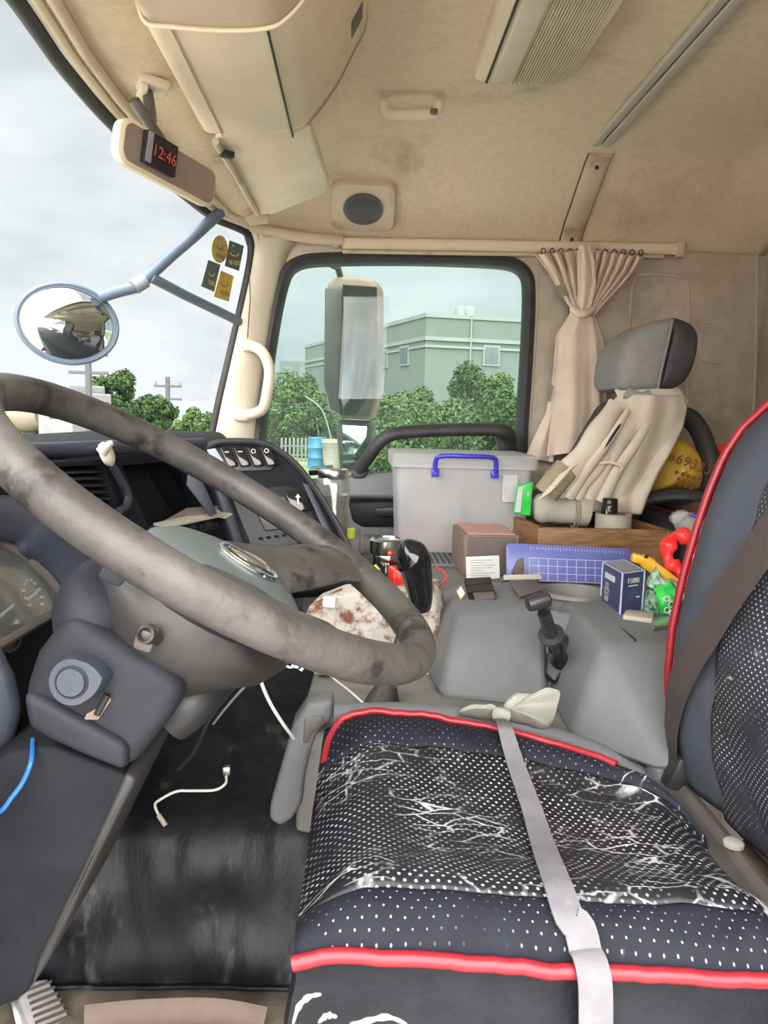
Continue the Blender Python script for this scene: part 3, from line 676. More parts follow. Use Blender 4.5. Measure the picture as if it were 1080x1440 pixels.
for i in range(4):
    x0 = 309+i*18.5
    sw = plate('switch', 'gloss_black', [(x0, 632-i*.6), (x0+15, 631-i*.6), (x0+26, 657-i*.6), (x0+11, 659-i*.6)], so_, sn_, .012, stack, .003, 2, .013)
    c_ = PP(x0+9, 638-i*.6, so_, sn_)+sn_*.0135
    fr = frame(c_, (1, .28, 0), (0, .3, .9))
    if i < 2: B().box(c_, (.009, .0022, .001), fr.to_3x3()).obj('switch_icon', 'ink_white', sw)
    else: B().tube([fr @ V(.0042*math.cos(a), .0042*math.sin(a), 0) for a in [k*.5236 for k in range(12)]], .0009, 6, closed=True).obj('switch_icon', 'ink_white', sw)
radio = plate('radio', 'black_plastic', [(352, 704), (372, 701), (402, 698), (420, 742), (372, 748), (366, 735)], so_, sn_, .012, stack, .003, 2, .010)
plate('radio_screen', 'gauge_glass', [(374, 703), (398, 700), (408, 722), (384, 726)], so_, sn_, .002, radio, .0006, 2, .012)
btn = plate('arrow_button', 'gloss_black', [(398, 692), (424, 690), (440, 718), (412, 722)], so_, sn_, .012, stack, .003, 2, .012)
c_ = PP(417, 703, so_, sn_)+sn_*.014; fr = frame(c_, (1, .28, 0), (0, .3, .9))
B().prism([fr @ V(x, y, 0) for x, y in [(-.002, -.012), (.002, -.012), (.002, .002), (.006, .002), (0, .010), (-.006, .002), (-.002, .002)]], sn_*.001).obj('arrow_icon', 'ink_white', btn)
for r_ in range(2):
    for i in range(7): B().box(PP(366+i*11+r_*10, 758+r_*14-i*1.6, so_, sn_)+sn_*.007, (.009, .004, .005), None).obj('radio_button', 'dash_plastic', stack, bevel=.001)
for i in range(3): B().box(PP(332+i*20, 699-i*2, so_, sn_)+sn_*.007, (.022, .003, .0015), None).obj('stack_slot', 'ink_grey', stack)
# passenger side shelf behind the stack
boxo('passenger_tray', 'gloss_black', P(452, 661, 1.95), (.06, .10, .018), (0, -6, 0), db, .004)
# small cream clip fixed to the dash top
oc = thing('dash_clip', 'small cream swivel clip standing on the dashboard edge', 'clip', P(148, 645, 1.16))
B().lathe([(.001, 0), (.018, 0), (.020, .006), (.014, .012), (.001, .014)], frame(P(146, 640, 1.165), (0, 1, 0), (-.3, 0, .8)), 20).obj('clip_base', 'cream_pillar', oc)
B().tube(smoothpath([P(143, 636, 1.15), P(150, 628, 1.15), P(158, 622, 1.155)], 4), [.010, .009, .008, .008, .007, .006, .006, .005, .004], 10).obj('clip_finger', 'glove_cream', oc)
# instrument hood and cluster ------------------------------------------------------------------
hoodA = [V(-.455, .42, .80), V(-.45, .60, .80), P(0, 762, .86), P(32, 780, .90), P(62, 808, .935), P(96, 850, .955)]
hoodB = [V(-.47, .42, .885), V(-.47, .66, .885), P(0, 684, .99), P(70, 712, 1.03), P(118, 772, 1.05), P(134, 826, 1.03)]
sa = smoothpath(hoodA, 5); sb_ = smoothpath(hoodB, 5)
def hood(u, v):
    i = round(u*(len(sa)-1)); p = lerp(sa[i], sb_[i], v); return p+V(.03, -.01, .012)*math.sin(math.pi*v)
B().grid(hood, len(sa)-1, 8).obj('cluster_hood', 'dash_blue', db, solid=.012)
B().tube(sb_, .006, 8).obj('hood_edge', 'dash_blue', db)
co = (P(96, 850, .955)+P(0, 905, .80)+P(0, 770, .88))/3; cn = (P(0, 905, .80)-P(96, 850, .955)).cross(P(0, 770, .88)-P(96, 850, .955)).normalized()
if cn.x < 0: cn = -cn
cl_px = [(-150, 790), (-40, 752), (0, 765), (32, 784), (62, 811), (95, 850), (60, 872), (0, 905), (-150, 985)]
cp = plate('gauge_plate', 'dash_dark', cl_px, co-cn*.04, cn, .01, db, .002)
plate('gauge_window', 'gauge_glass', cl_px, co, cn, .002, db, 0)
B().tube([PP(x, y, co, cn)+cn*.003 for x, y in [(-40, 752), (0, 764), (32, 783), (62, 810), (96, 850), (60, 872), (0, 906), (-100, 958)]], .0055, 8).obj('gauge_bezel', 'taupe_trim', db)
for gx, gy, gr_ in ((-5, 868, .045), (42, 838, .026), (-20, 800, .03)):
    c_ = PP(gx, gy, co-cn*.035, cn); fr = frame(c_, (0, 1, 0), (-.4, 0, 1))
    B().lathe([(gr_, -.004), (gr_, .004), (gr_*.93, .004), (gr_*.93, .001), (.001, .001)], fr, 28).obj('gauge', 'black_plastic', cp)
    B().box(c_+cn*.006, (gr_*1.1, .003, .002), frame((0, 0, 0), (.2, 1, .3), (-.4, 0, 1)).to_3x3()).obj('needle', 'ink_white', cp)
    for k in range(10):
        a = k*.5-.9; B().box(fr @ V(gr_*.8*math.cos(a), gr_*.8*math.sin(a), .004), (.004, .003, .003)).obj('gauge_mark', 'ink_white', cp)
B().lathe([(.012, 0), (.012, .02), (.009, .024), (.001, .025)], frame(PP(8, 882, co-cn*.03, cn), (0, 1, 0), (-.4, 0, 1)), 16).obj('reset_knob', 'gloss_black', cp)
# lower dash behind the column
plate('knee_panel', 'dash_blue', [(-160, 930), (0, 905), (22, 950), (34, 1000), (20, 1052), (-10, 1070), (-160, 1100)], V(-.34, .74, .6), V(.5, -.85, .15), .05, db, .012, 3)
# ================================================================== STEERING WHEEL
TL = .543; WC = V(-.139, .759, .840); WR = .240
wn_ = V(math.sin(TL), 0, math.cos(TL)); wu = V(math.cos(TL), 0, -math.sin(TL)); wv = V(0, 1, 0)
def wp(u, v, n): return WC+wu*u+wv*v+wn_*n
WF = frame(WC, wu, wv)
sw = thing('steering_wheel', 'large worn brown-grey steering wheel with green-grey horn pad', 'steering wheel', wp(0, 0, -.05))
B().tube([wp(WR*math.cos(a), WR*math.sin(a), 0) for a in [k*math.pi/48 for k in range(96)]], .0185, 18, closed=True).obj('rim', 'wheel_grip', sw)
for sgn in (1, -1):
    a0 = math.radians(50)*sgn
    d_ = V(math.cos(a0), math.sin(a0), 0); t_ = V(-math.sin(a0), math.cos(a0), 0)
    rr = []
    for r_, w_, h_, n_ in ((.05, .055, .016, -.045), (.10, .050, .014, -.036), (.15, .044, .013, -.022), (.19, .040, .013, -.008), (.232, .042, .012, -.001)):
        rr.append([wp(*(d_*r_+t_*w_*math.cos(b)+V(0, 0, n_+h_*math.sin(b)))) for b in [k*math.pi/8 for k in range(16)]])
    B().loft(rr).obj('spoke', 'wheel_grip', sw)
B().lathe([(.001, -.075), (.07, -.075), (.088, -.060), (.092, -.045), (.088, -.032), (.072, -.020), (.05, -.013), (.025, -.010), (.0005, -.009)], WF @ Matrix.Translation((.034, 0, -.012)), 40, sx=1.02, sy=.88).obj('horn_pad', 'horn_pad', sw)
EM = frame(wp(.046, .0, -.0205), wu, wv)
em = B().tube([EM @ V(.033*math.cos(a), .021*math.sin(a), 0) for a in [k*math.pi/20 for k in range(40)]], .0024, 8, closed=True).obj('emblem', 'chrome', sw)
for s_ in (1, -1):
    arc = [EM @ V(s_*.025*math.cos(a), s_*(.014*math.sin(a)-.002), .003) for a in [.2+k*.25 for k in range(9)]]
    B().tube(arc, [.0012+.0022*math.sin(math.pi*k/8) for k in range(9)], 8).obj('emblem_wing', 'chrome', em)
# ================================================================== STEERING COLUMN
sc = thing('steering_column', 'dark plastic steering column with shroud, knob and long lower cover', 'steering column', P(60, 1380, .78))
def wring(ru, rv, n, du=0, dv=0, k=28): return [wp(du+ru*math.cos(2*math.pi*i/k), dv+rv*math.sin(2*math.pi*i/k), n) for i in range(k)]
shr = B().loft([wring(.07, .07, -.065, .03), wring(.095, .09, -.075, .03), wring(.108, .095, -.092, .03), wring(.10, .09, -.118, .025), wring(.08, .08, -.138, .02), wring(.05, .05, -.19, .0)]).obj('shroud', 'shroud_plastic', sc)
# front (blue-grey) half of the shroud
B().loft([wring(.030, .06, -.100, -.052), wring(.042, .075, -.108, -.052), wring(.048, .085, -.125, -.052), wring(.046, .085, -.15, -.05), wring(.036, .07, -.175, -.045)]).obj('shroud_front', 'column_plastic', sc)
boxo('shroud_tab', 'column_plastic', P(160, 806, .655), (.022, .02, .016), (0, 30, 10), sc, .004)
kb = P(206, 893, .648); B().lathe([(.008, -.02), (.008, .003), (.006, .004), (.005, -.006), (.0005, -.006)], frame(kb, (1, 0, .3), (.2, .35, .9)), 18).obj('key_barrel', 'black_plastic', sc)
boxo('key_plate', 'taupe_trim', kb+V(-.003, .010, -.006), (.018, .014, .022), (10, 20, 0), sc, .004)
def slab(nm, m, px, Y, dY, bev, seg=3): return B().prism([P(x, y, Y) for x, y in px], V(0, dY, 0)).obj(nm, m, sc, bevel=bev, seg=seg)
slab('column_housing', 'column_plastic', [(104, 862), (142, 892), (200, 925), (262, 966), (240, 1010), (178, 1090), (120, 1068), (71, 1046), (38, 1026), (28, 975), (46, 922), (70, 890)], .665, .16, .016)
slab('housing_step', 'column_plastic', [(29, 975), (60, 985), (110, 1012), (178, 1050), (176, 1088), (120, 1066), (71, 1044), (38, 1026)], .655, .03, .008)
slab('lower_cover', 'dash_plastic', [(12, 1058), (75, 1050), (178, 1090), (186, 1104), (130, 1215), (64, 1350), (36, 1400), (-40, 1440), (-160, 1400), (-160, 1150)], .685, .17, .014)
slab('cover_edge', 'black_rubber', [(176, 1086), (192, 1098), (132, 1218), (66, 1356), (40, 1396), (52, 1350), (120, 1210)], .68, .19, .008)
kn = P(108, 955, .655)
KF = frame(kn, (1, 0, .15), (0, .12, 1))
kz = -1 if (KF.to_3x3() @ V(0, 0, 1)).y > 0 else 1
KF = KF @ Matrix.Scale(kz, 4, (0, 0, 1))
prof = [(math.cos(a)*.0215, math.sin(a)*.0225) for a in [k*math.pi/12 for k in range(24)]]
prof = [(x if x < .012 else x+.008*(1-abs(y)/.0225), y) for x, y in prof]
adj = B().loft([[KF @ V(x*.95, y*.95, -.03) for x, y in prof], [KF @ V(x, y, -.028) for x, y in prof], [KF @ V(x, y, .006) for x, y in prof], [KF @ V(x*.92, y*.92, .012) for x, y in prof]]).obj('adjuster_knob', 'dash_blue', sc)
B().lathe([(.0135, .008), (.0135, .013), (.012, .015), (.0005, .015)], KF, 24).obj('knob_cap', 'dash_blue', adj)
B().tube([KF @ V(.0142*math.cos(a), .0142*math.sin(a), .0125) for a in [k*math.pi/12 for k in range(24)]], .0008, 6, closed=True).obj('knob_ring', 'dash_dark', adj)
sl = [(150, 975), (156, 985), (138, 1012), (118, 1012), (122, 1004), (136, 996)]
B().prism([P(x, y, .662) for x, y in sl], V(0, .006, 0)).obj('adjuster_slot', 'cardboard', sc)
B().tube([P(151, 977, .66), P(136, 1005, .66)], .003, 8).obj('slot_pin', 'dash_dark', sc)
B().lathe([(.011, -.02), (.011, .004), (.007, .006), (.0005, .006)], frame(P(272, 985, .80), (0, 1, 0), (-.3, 0, 1)), 16).obj('bolt_boot', 'black_rubber', sc)
B().tube(smoothpath([P(236, 1010, .80), P(262, 990, .80), P(290, 960, .82), P(318, 930, .86)], 5), .03, 12, flat=.6).obj('column_tube', 'black_plastic', sc)
# stray wire and foam behind the lower cover
tag(B().tube(smoothpath([P(46, 1040, .70), P(44, 1070, .67), P(32, 1100, .665), P(16, 1122, .66), P(2, 1140, .66), P(-20, 1150, .67)], 5), .0023, 8).obj('loose_wire', 'wire_blue'), 'blue wire dangling beside the steering column', 'wire')
tag(B().prism([P(x, y, .72) for x, y in [(8, 1068), (40, 1050), (44, 1070), (26, 1092), (8, 1104)]], V(0, .03, 0)).obj('foam_scrap', 'cardboard', None, bevel=.006), 'tan foam scrap stuffed beside the steering column', 'foam')
# accelerator pedal
pd = thing('pedal', 'ribbed grey accelerator pedal at the bottom left', 'pedal', P(90, 1430, 1.10))
po = P(85, 1420, 1.08); pn = V(.55, -.55, .62).normalized()
plate('pedal_plate', 'pedal_rubber', [(46, 1380), (68, 1376), (104, 1440), (118, 1470), (50, 1470), (26, 1405)], po, pn, .018, pd, .004)
plate('pedal_plate', 'bare_metal', [(14, 1408), (30, 1402), (60, 1470), (30, 1470)], po-pn*.01, pn, .01, pd, .003)
for i in range(9):
    a = PP(36+i*3.2-i*.6, 1394+i*9, po, pn)+pn*.002; b = PP(72+i*4.4, 1380+i*8.2, po, pn)+pn*.002
    B().tube([a, b], .0022, 6).obj('pedal_rib', 'taupe_trim', pd)
# ================================================================== FLOOR MAT, ENGINE TUNNEL
rows = [(940, 1.62), (985, 1.50), (1040, 1.40), (1095, 1.31), (1140, 1.22), (1162, 1.185), (1185, 1.165), (1230, 1.15), (1290, 1.14), (1350, 1.13), (1385, 1.125), (1394, 1.105)]
MR = smoothpath([V(y, Y, 0) for y, Y in rows], 8)
def matp(u, v):
    q = MR[min(len(MR)-1, round(u*(len(MR)-1)))]; y, Y = q.x, q.y
    x = lerp(-60, 470, v)
    p = P(x, y, Y)
    w = noise.noise(V(p.x*6, p.z*5, 3.1))*.022+noise.noise(V(p.x*17, p.z*9, 1))*.008+noise.noise(V(p.x*40, p.z*14, 6))*.0025
    bul = .035*math.exp(-((x-110)/45)**2-((y-1270)/45)**2)-.02*math.exp(-((x-300)/60)**2-((y-1290)/50)**2)
    return p+V(0, -w-bul, w*.5)
tag(B().grid(matp, len(MR)-1, 90).obj('floor_mat', 'floor_mat', None, solid=.006), 'scuffed black rubber mat moulded over the footwell', 'mat')
boxo('tmp', 'dash_dark', (-.25, 1.66, .12), (.8, .75, .20), None, None).name = 'bulkhead_block'
bb = bpy.data.objects['bulkhead_block']; bb['kind'] = 'structure'; bb.name = 'wall_footwell'; WM['wall_footwell'] = bb.location.copy()
# pale sill rag at the bottom edge
tag(B().tube(smoothpath([P(120, 1432, 1.02), P(200, 1424, 1.03), P(300, 1422, 1.04), P(372, 1434, 1.04)], 5), .022, 8, flat=.4).obj('sill_strip', 'cardboard'), 'pale dirty strip below the black rubber mat', 'strip')
ec = thing('engine_cover', 'grey plastic engine cover between the seats with a raised console', 'engine cover', (.3, 1.5, 0))
# deck
dk = [(-.085, 1.10), (.0, 1.075), (.62, 1.075), (.62, 1.55), (.05, 1.55), (-.03, 1.50), (-.075, 1.38)]
B().loft([[V(x, y, .30) for x, y in dk], [V(x, y, .455) for x, y in dk], [V(x+.0, y+(.01 if y < 1.2 else 0), .468) for x, y in dk]]).obj('deck', 'grey_dirty', ec, bevel=.018, seg=3)
# flange leg in front of the seat with a pocket
fl = B().prism([P(x, y, 1.085) for x, y in [(432, 990), (468, 985), (470, 1010), (446, 1030), (436, 1060), (428, 1095), (424, 1130), (412, 1152), (394, 1164), (378, 1154), (380, 1132), (398, 1070), (412, 1020)]], V(0, .05, 0)).obj('flange_leg', 'grey_plastic', ec, bevel=.008, seg=3)
B().prism([P(x, y, 1.083) for x, y in [(428, 1010), (452, 1006), (458, 1016), (440, 1030), (432, 1046), (426, 1044)]], V(0, .006, 0)).obj('pocket', 'taupe_trim', fl, bevel=.002)
# edge trim beside the seat
tr = [P(470, 1004, 1.07), P(560, 1002, 1.07), P(640, 1008, 1.07), P(720, 1022, 1.065), P(800, 1044, 1.055), P(860, 1068, 1.04), P(930, 1106, 1.015)]
B().tube(smoothpath(tr, 6), .016, 12, flat=.8).obj('edge_trim', 'grey_plastic', ec)
# console blocks
zt = .605
lb = [Pz(618, 985, .465), Pz(772, 1000, .465), V(.12, 1.56, .465), V(.40, 1.56, .465), Pz(645, 858, zt), Pz(668, 848, zt+.004), Pz(768, 852, zt), P(652, 818, 1.5), P(760, 815, 1.5), V(.12, 1.56, .56)]
B().add(lb, []).obj('console_front', 'grey_plastic', ec, hull=True, bevel=.016, seg=3)
rb = [Pz(800, 1040, .465), Pz(945, 1095, .465), Pz(846, 903, .60), Pz(965, 884, .60), Pz(812, 864, .606), P(775, 820, 1.5), V(.66, 1.50, .60), V(.36, 1.5, .465), V(.66, 1.5, .465), V(.66, 1.13, .60)]
rbo = B().add(rb, []).obj('console_rear', 'grey_plastic', ec, hull=True, bevel=.014, seg=3)
# cup recess
def hit(o, x, y):
    d = ray(x, y).normalized(); ok, loc, nn, idx = o.ray_cast(CAM-o.location, d)
    return loc+o.location if ok else None
bpy.context.view_layer.update()
cc = hit(rbo, 806, 833) or Pz(806, 833, .61)
cut(rbo, B().lathe([(.058, -.06), (.058, .05)], Matrix.Translation(cc), 32, sy=.95))
B().lathe([(.0575, -.055), (.0575, -.002), (.062, .004), (.067, .003), (.068, -.004)], Matrix.Translation(cc+V(0, 0, .001)), 32, sy=.95, cap=False).obj('cup_ring', 'grey_dirty', ec)
B().lathe([(.057, -.056), (.057, -.05), (.001, -.05)], Matrix.Translation(cc), 32, sy=.95).obj('cup_floor', 'taupe_trim', ec)  # darker floor, shade of the recess put into its colour
B().tube([Pz(855, 868, .603), Pz(893, 899, .603), lerp(Pz(893, 899, .603), Pz(840, 1046, .468), .1)+V(0, -.004, 0), Pz(840, 1046, .468)+V(0, -.004, 0)], .0016, 6).obj('panel_gap', 'dash_dark', ec)
# lever valley: dark slot, boot, lever
slot_o = P(784, 915, 1.275); slot_n = V(-.15, -.75, .65).normalized()
plate('valley', 'grey_plastic', [(762, 855), (810, 862), (842, 905), (835, 925), (800, 1035), (770, 1000)], P(790, 930, 1.285), V(-.12, -.86, .5), .06, ec, .006)
plate('lever_slot', 'dash_dark', [(772, 905), (796, 893), (801, 910), (794, 940), (780, 962), (766, 950)], slot_o, slot_n, .02, ec, .004, 2, .012)
B().tube(smoothpath([PP(822, 932, slot_o, slot_n)+slot_n*.006, PP(816, 965, slot_o, slot_n)+slot_n*.004, PP(800, 992, slot_o, slot_n)+slot_n*.003, PP(788, 994, slot_o, slot_n), PP(783, 982, slot_o, slot_n)], 5), .0035, 6).obj('valley_bead', 'grey_plastic', ec)
# rocker switches on the console
swo = P(672, 834, 1.40); swn = V(-.05, -.45, .9).normalized()
for i, (a, b) in enumerate(((0, 0), (3, 9), (6, 18))):
    plate('rocker', 'black_plastic' if i < 2 else 'dash_plastic', [(652+a, 819+b), (690+a, 817+b), (692+a, 825+b), (654+a, 828+b)], swo, swn, .012, ec, .003, 2, .012-.002*i)
plate('rocker_blank', 'taupe_trim', [(664, 838), (694, 836), (697, 845), (668, 848)], swo, swn, .010, ec, .002, 2, .009)
plate('worn_patch', 'cream_pillar', [(642, 835), (648, 828), (654, 838), (648, 846)], swo, swn, .006, ec, .001, 2, .008)
rec = plate('square_recess', 'taupe_trim', [(716, 818), (752, 817), (764, 830), (730, 840)], P(740, 826, 1.43), V(0, -.12, 1), .004, ec, .001, 2, .003)
# plateau behind the console: passenger-side load deck with a grid vent
plt = boxo('load_deck', 'grey_dirty', (.43, 1.90, .44), (.84, .76, .30), None, ec, .012, 3)
g0 = Pz(628, 788, .592)
gv = boxo('deck_grid', 'grey_plastic', g0+V(0, 0, .002), (.11, .16, .008), None, ec, .002)
for i in range(7): boxo('grid_slit', 'dash_dark', g0+V(-.042+i*.014, 0, .0065), (.005, .14, .002), None, gv, 0)
# ---- parking brake lever
pb = thing('brake_lever', 'black parking brake lever with collar on the grey console', 'lever', PP(786, 930, slot_o, slot_n))
q0 = PP(790, 935, slot_o, slot_n)-slot_n*.004; q1 = P(765, 862, 1.17); q2 = P(757, 846, 1.155)
B().tube([q0, lerp(q0, q1, .35)], lambda t: .019-.006*t, 14).obj('lever_boot', 'gloss_black', pb)
B().tube([lerp(q0, q1, .3), q1], lambda t: .009, 14).obj('lever_shaft', 'black_plastic', pb)
ax_ = (q1-q0).normalized(); ck = lerp(q0, q1, .60)
CF = frame(ck, ax_.cross(V(1, 0, 0)), ax_.cross(ax_.cross(V(1, 0, 0))))
B().lathe([(.010, -.004), (.022, -.003), (.022, .003), (.010, .004)], CF, 24, cap=False).obj('lever_collar', 'black_plastic', pb)
B().tube([ck, q1], lambda t: .011+.003*math.sin(t*3.1), 14).obj('lever_sleeve', 'black_plastic', pb)
kx = V(.9, .1, .25).normalized()
B().tube([q2-kx*.020, q2-kx*.017, q2, q2+kx*.017, q2+kx*.020], [.008, .012, .014, .012, .008], 14).obj('lever_knob', 'black_plastic', pb)
# ---- gear lever
gl_ = thing('gear_lever', 'gear lever with glossy black knob behind the steering wheel', 'gear lever', P(540, 998, 1.22))
B().tube([P(535, 1000, 1.22), P(540, 982, 1.225), P(543, 968, 1.23), P(545, 962, 1.23)], [.034, .028, .020, .017], 18).obj('boot', 'black_rubber', gl_)
B().tube([P(543, 970, 1.23), P(547, 950, 1.235), P(552, 930, 1.24)], .011, 12).obj('lower_rod', 'bare_metal', gl_)
B().tube([P(549, 943, 1.235), P(566, 885, 1.25), P(585, 845, 1.26)], .008, 12).obj('rod', 'black_plastic', gl_)
kp = smoothpath([P(592, 858, 1.262), P(591, 838, 1.26), P(588, 818, 1.258), P(585, 800, 1.254), P(580, 786, 1.25), P(570, 778, 1.246), P(560, 776, 1.244)], 5)
def kr(t): return table([(0, .016), (.12, .021), (.35, .025), (.55, .030), (.72, .032), (.85, .026), (.94, .017), (1, .004)], t)
B().tube(kp, kr, 20, flat=1.1).obj('knob', 'gloss_black', gl_)
# foam slab behind the lever
fs = thing('foam_slab', 'rust-stained white foam slab standing behind the gear lever', 'foam slab', P(525, 985, 1.33))
fp = [(428, 866), (434, 852), (450, 846), (470, 838), (500, 834), (540, 838), (575, 838), (603, 828), (612, 836), (616, 870), (615, 930), (612, 972), (590, 968), (560, 962), (440, 950)]
o_ = B().prism([P(x, y, 1.325+(x-430)*.0002) for x, y in fp], V(.02, .06, .01)).obj('slab', 'foam_white', fs, bevel=.006)
boxo('cap', 'white_plastic', P(463, 846, 1.325), (.023, .023, .018), (0, 3, 0), fs, .003)
# ================================================================== DRIVER'S SEAT
ds = thing('driver_seat', "cracked black perforated driver's seat with red piping", 'seat', (.2, .75, 0))
CX, CY, AX, AY = .185, .780, .230, .236
AYF = [(-1, .215), (-.7, .222), (-.3, .215), (0, .198), (.35, .155), (.65, .10), (1, .02)]
def sq(u, v):
    y = v*math.sqrt(1-.05*u*u)*(1 if v < 0 else table(AYF, u)/AY)
    return (u*math.sqrt(1-(.02 if v < 0 else .08)*v*v), y)
def ctop(u, v):
    x, y = sq(u, v)
    z = .548-.030*(u*.5+.5)-.016*max(0, -v)*0
    z += .014*math.exp(-((abs(v)-.72)/.2)**2)-.018*math.exp(-(v/.6)**2)*(1-u*u*.5)
    z -= .055*max(0, (-u-.62)/.38)**2*(1-.75*max(0, (abs(v)-.7)/.3))+.05*max(0, (u-.7)/.3)**2
    z -= .020*max(0, (abs(v)-.86)/.14)**2
    z += .0035*noise.noise(V(u*5, v*5, .3))+.002*noise.noise(V(u*14, v*11, 2))
    return V(CX+AX*x, CY+AY*y, z)
def cpart(nm, m, v0, v1, nv, u0=-1, u1=1, nu=56, dz=0):
    g = B().grid(lambda a, b: ctop(lerp(u0, u1, a), lerp(v0, v1, b))+V(0, 0, dz-.004*(math.exp(-(b*nv/1.2)**2)+math.exp(-((1-b)*nv/1.2)**2))), nu, nv,
                 uv=lambda a, b: ctop(lerp(u0, u1, a), lerp(v0, v1, b)).to_2d())
    return g.obj(nm, m, ds, solid=.01)
cpart('cushion_centre', 'leather_centre', -.78, .56, 48)
cpart('cushion_bolster', 'leather_side', -1, -.78, 12)
cpart('cushion_bolster', 'leather_side', .56, 1, 18)
per = []
for k in range(48): per.append((-1+2*k/48, -1))
for k in range(48): per.append((1, -1+2*k/48))
for k in range(48): per.append((1-2*k/48, 1))
for k in range(48): per.append((-1, 1-2*k/48))
def cring(k, z=None, dz=0):
    out = []
    for u, v in per:
        p = ctop(u, v); q = V(CX+(p.x-CX)*k, CY+(p.y-CY)*k, p.z+dz if z is None else z+.0*p.z); out.append(q)
    return out
B().loft([cring(.96, dz=-.004), cring(.995, dz=-.006), cring(.99, dz=-.018), cring(1.005, dz=-.035), cring(1.035, dz=-.075), cring(1.04, dz=-.12), cring(1.03, z=.36), cring(1.0, z=.26), cring(.9, z=.22)]).obj('cushion_skirt', 'leather_black', ds)
# piping
pn_ = [ctop(-1+2*k/40, -1)+V(0, -.003, .0) for k in range(0, 41)]
B().tube(pn_, .0062, 10).obj('piping', 'red_piping', ds)
pf = [ctop(-.97, .62), ctop(-.96, .78)]+[ctop(-.90+1.30*k/40, .89)+V(0, 0, .004) for k in range(41)]+[ctop(.48, .86)+V(0, 0, .004), ctop(.56, .80)+V(0, 0, .003), ctop(.62, .74)]
B().tube(smoothpath(pf, 2), .005, 10).obj('piping', 'red_piping', ds)
# tufts of torn cover on the skirt
for pts_ in ([(412, 1440), (420, 1416), (434, 1402), (452, 1398)], [(448, 1438), (460, 1428), (474, 1430)], [(492, 1440), (515, 1436), (545, 1430), (572, 1440)]):
    B().tube(smoothpath([P(x, y, .525) for x, y in pts_], 4), lambda t: .0008+.0022*math.sin(math.pi*t)*(.7+.3*math.sin(t*23)), 8).obj('torn_stuffing', 'white_rag', ds)
# pedestal
boxo('seat_pedestal', 'black_plastic', (.22, .75, .12), (.40, .40, .24), None, ds, .02)
# backrest: edge profile measured along the far side
prof = [P(x, y, 1.0) for x, y in [(960, 1095), (946, 1020), (942, 950), (949, 880), (964, 810), (984, 740), (1001, 690), (1022, 640), (1047, 602), (1082, 570)]]
prof = [(p.z, p.x) for p in prof]+[(1.05, .60), (1.2, .645), (1.32, .69)]
prof.sort()
BY0, BY1 = .50, 1.0
def bx_(z): return table(prof, z)
def bpt(w, z, quilt=False, lift=0):
    Y = lerp(BY0, BY1, w); s_ = abs(w-.5)*2
    x = bx_(z)+.016*math.exp(-((s_)/.55)**2)-.010*math.exp(-((s_-.8)/.15)**2)
    if z > 1.1: Y = .75+(Y-.75)*(1-.5*((z-1.1)/.25)**2)
    if quilt:
        a = (Y-.75)/.085+z/.11; b = (Y-.75)/.085-z/.11
        x -= .009*math.sqrt(abs(math.sin(a*math.pi/2))*abs(math.sin(b*math.pi/2)))
    return V(x-lift, Y, z)
Z0, Z1 = .455, 1.32
def bgrid(nm, m, w0, w1, nw, nz, quilt=False, dz=0):
    return B().grid(lambda a, b: bpt(lerp(w0, w1, a), lerp(Z0, Z1, b), quilt)+V(.004*(math.exp(-(a*nw/1.3)**2)+math.exp(-((1-a)*nw/1.3)**2)), 0, 0), nw, nz, uv=lambda a, b: (lerp(w0, w1, a)*.5, lerp(Z0, Z1, b))).obj(nm, m, ds, solid=.012)
bgrid('backrest_centre', 'leather_back', .24, .77, 54, 90, True)
bgrid('backrest_bolster', 'leather_bolster', .77, .995, 18, 60)
bgrid('backrest_bolster', 'leather_bolster', .005, .24, 18, 60)
rings = []
for k in range(24):
    z = lerp(Z0, Z1, k/23); L0 = bpt(0, z); R0 = bpt(1, z)
    rings.append(smoothpath([L0+V(.035, 0, 0), R0+V(.035, 0, 0), R0+V(.06, .006, 0), R0+V(.12, -.03, 0), L0+V(.12, .03, 0), L0+V(.06, -.006, 0)], 3, closed=True))
B().loft(rings).obj('backrest_shell', 'leather_black', ds)
B().tube([bpt(1, lerp(.545, Z1, k/50))+V(-.001, .003, 0) for k in range(51)], .0055, 10).obj('piping', 'red_piping', ds)
# recliner trim bar between cushion and backrest
ta = P(940, 1098, .99); tb = P(1090, 1290, .66); tdir = (tb-ta).normalized()
rings = []
for k in range(9):
    c_ = lerp(ta-tdir*.01, tb+tdir*.25, k/8)
    rings.append([c_+V(x, 0, z) for x, z in [(-.024, -.06), (-.026, -.006), (-.018, .004), (-.006, .0), (.004, -.002), (.012, .006), (.024, .002), (.03, -.05)]])
tb_o = B().loft(rings).obj('recliner_trim', 'taupe_trim', ds, bevel=.002)
bt = lerp(ta, tb, .60)+V(.012, 0, .006)
B().lathe([(.001, 0), (.0115, 0), (.0115, .004), (.009, .006), (.001, .006)], frame(bt, (1, 0, 0), (0, 1, 0)), 20).obj('trim_button', 'white_rag', tb_o)
boxo('trim_end', 'grey_plastic', ta+V(.0, .014, .002), (.05, .03, .04), (0, 0, 20), ds, .008, 3)
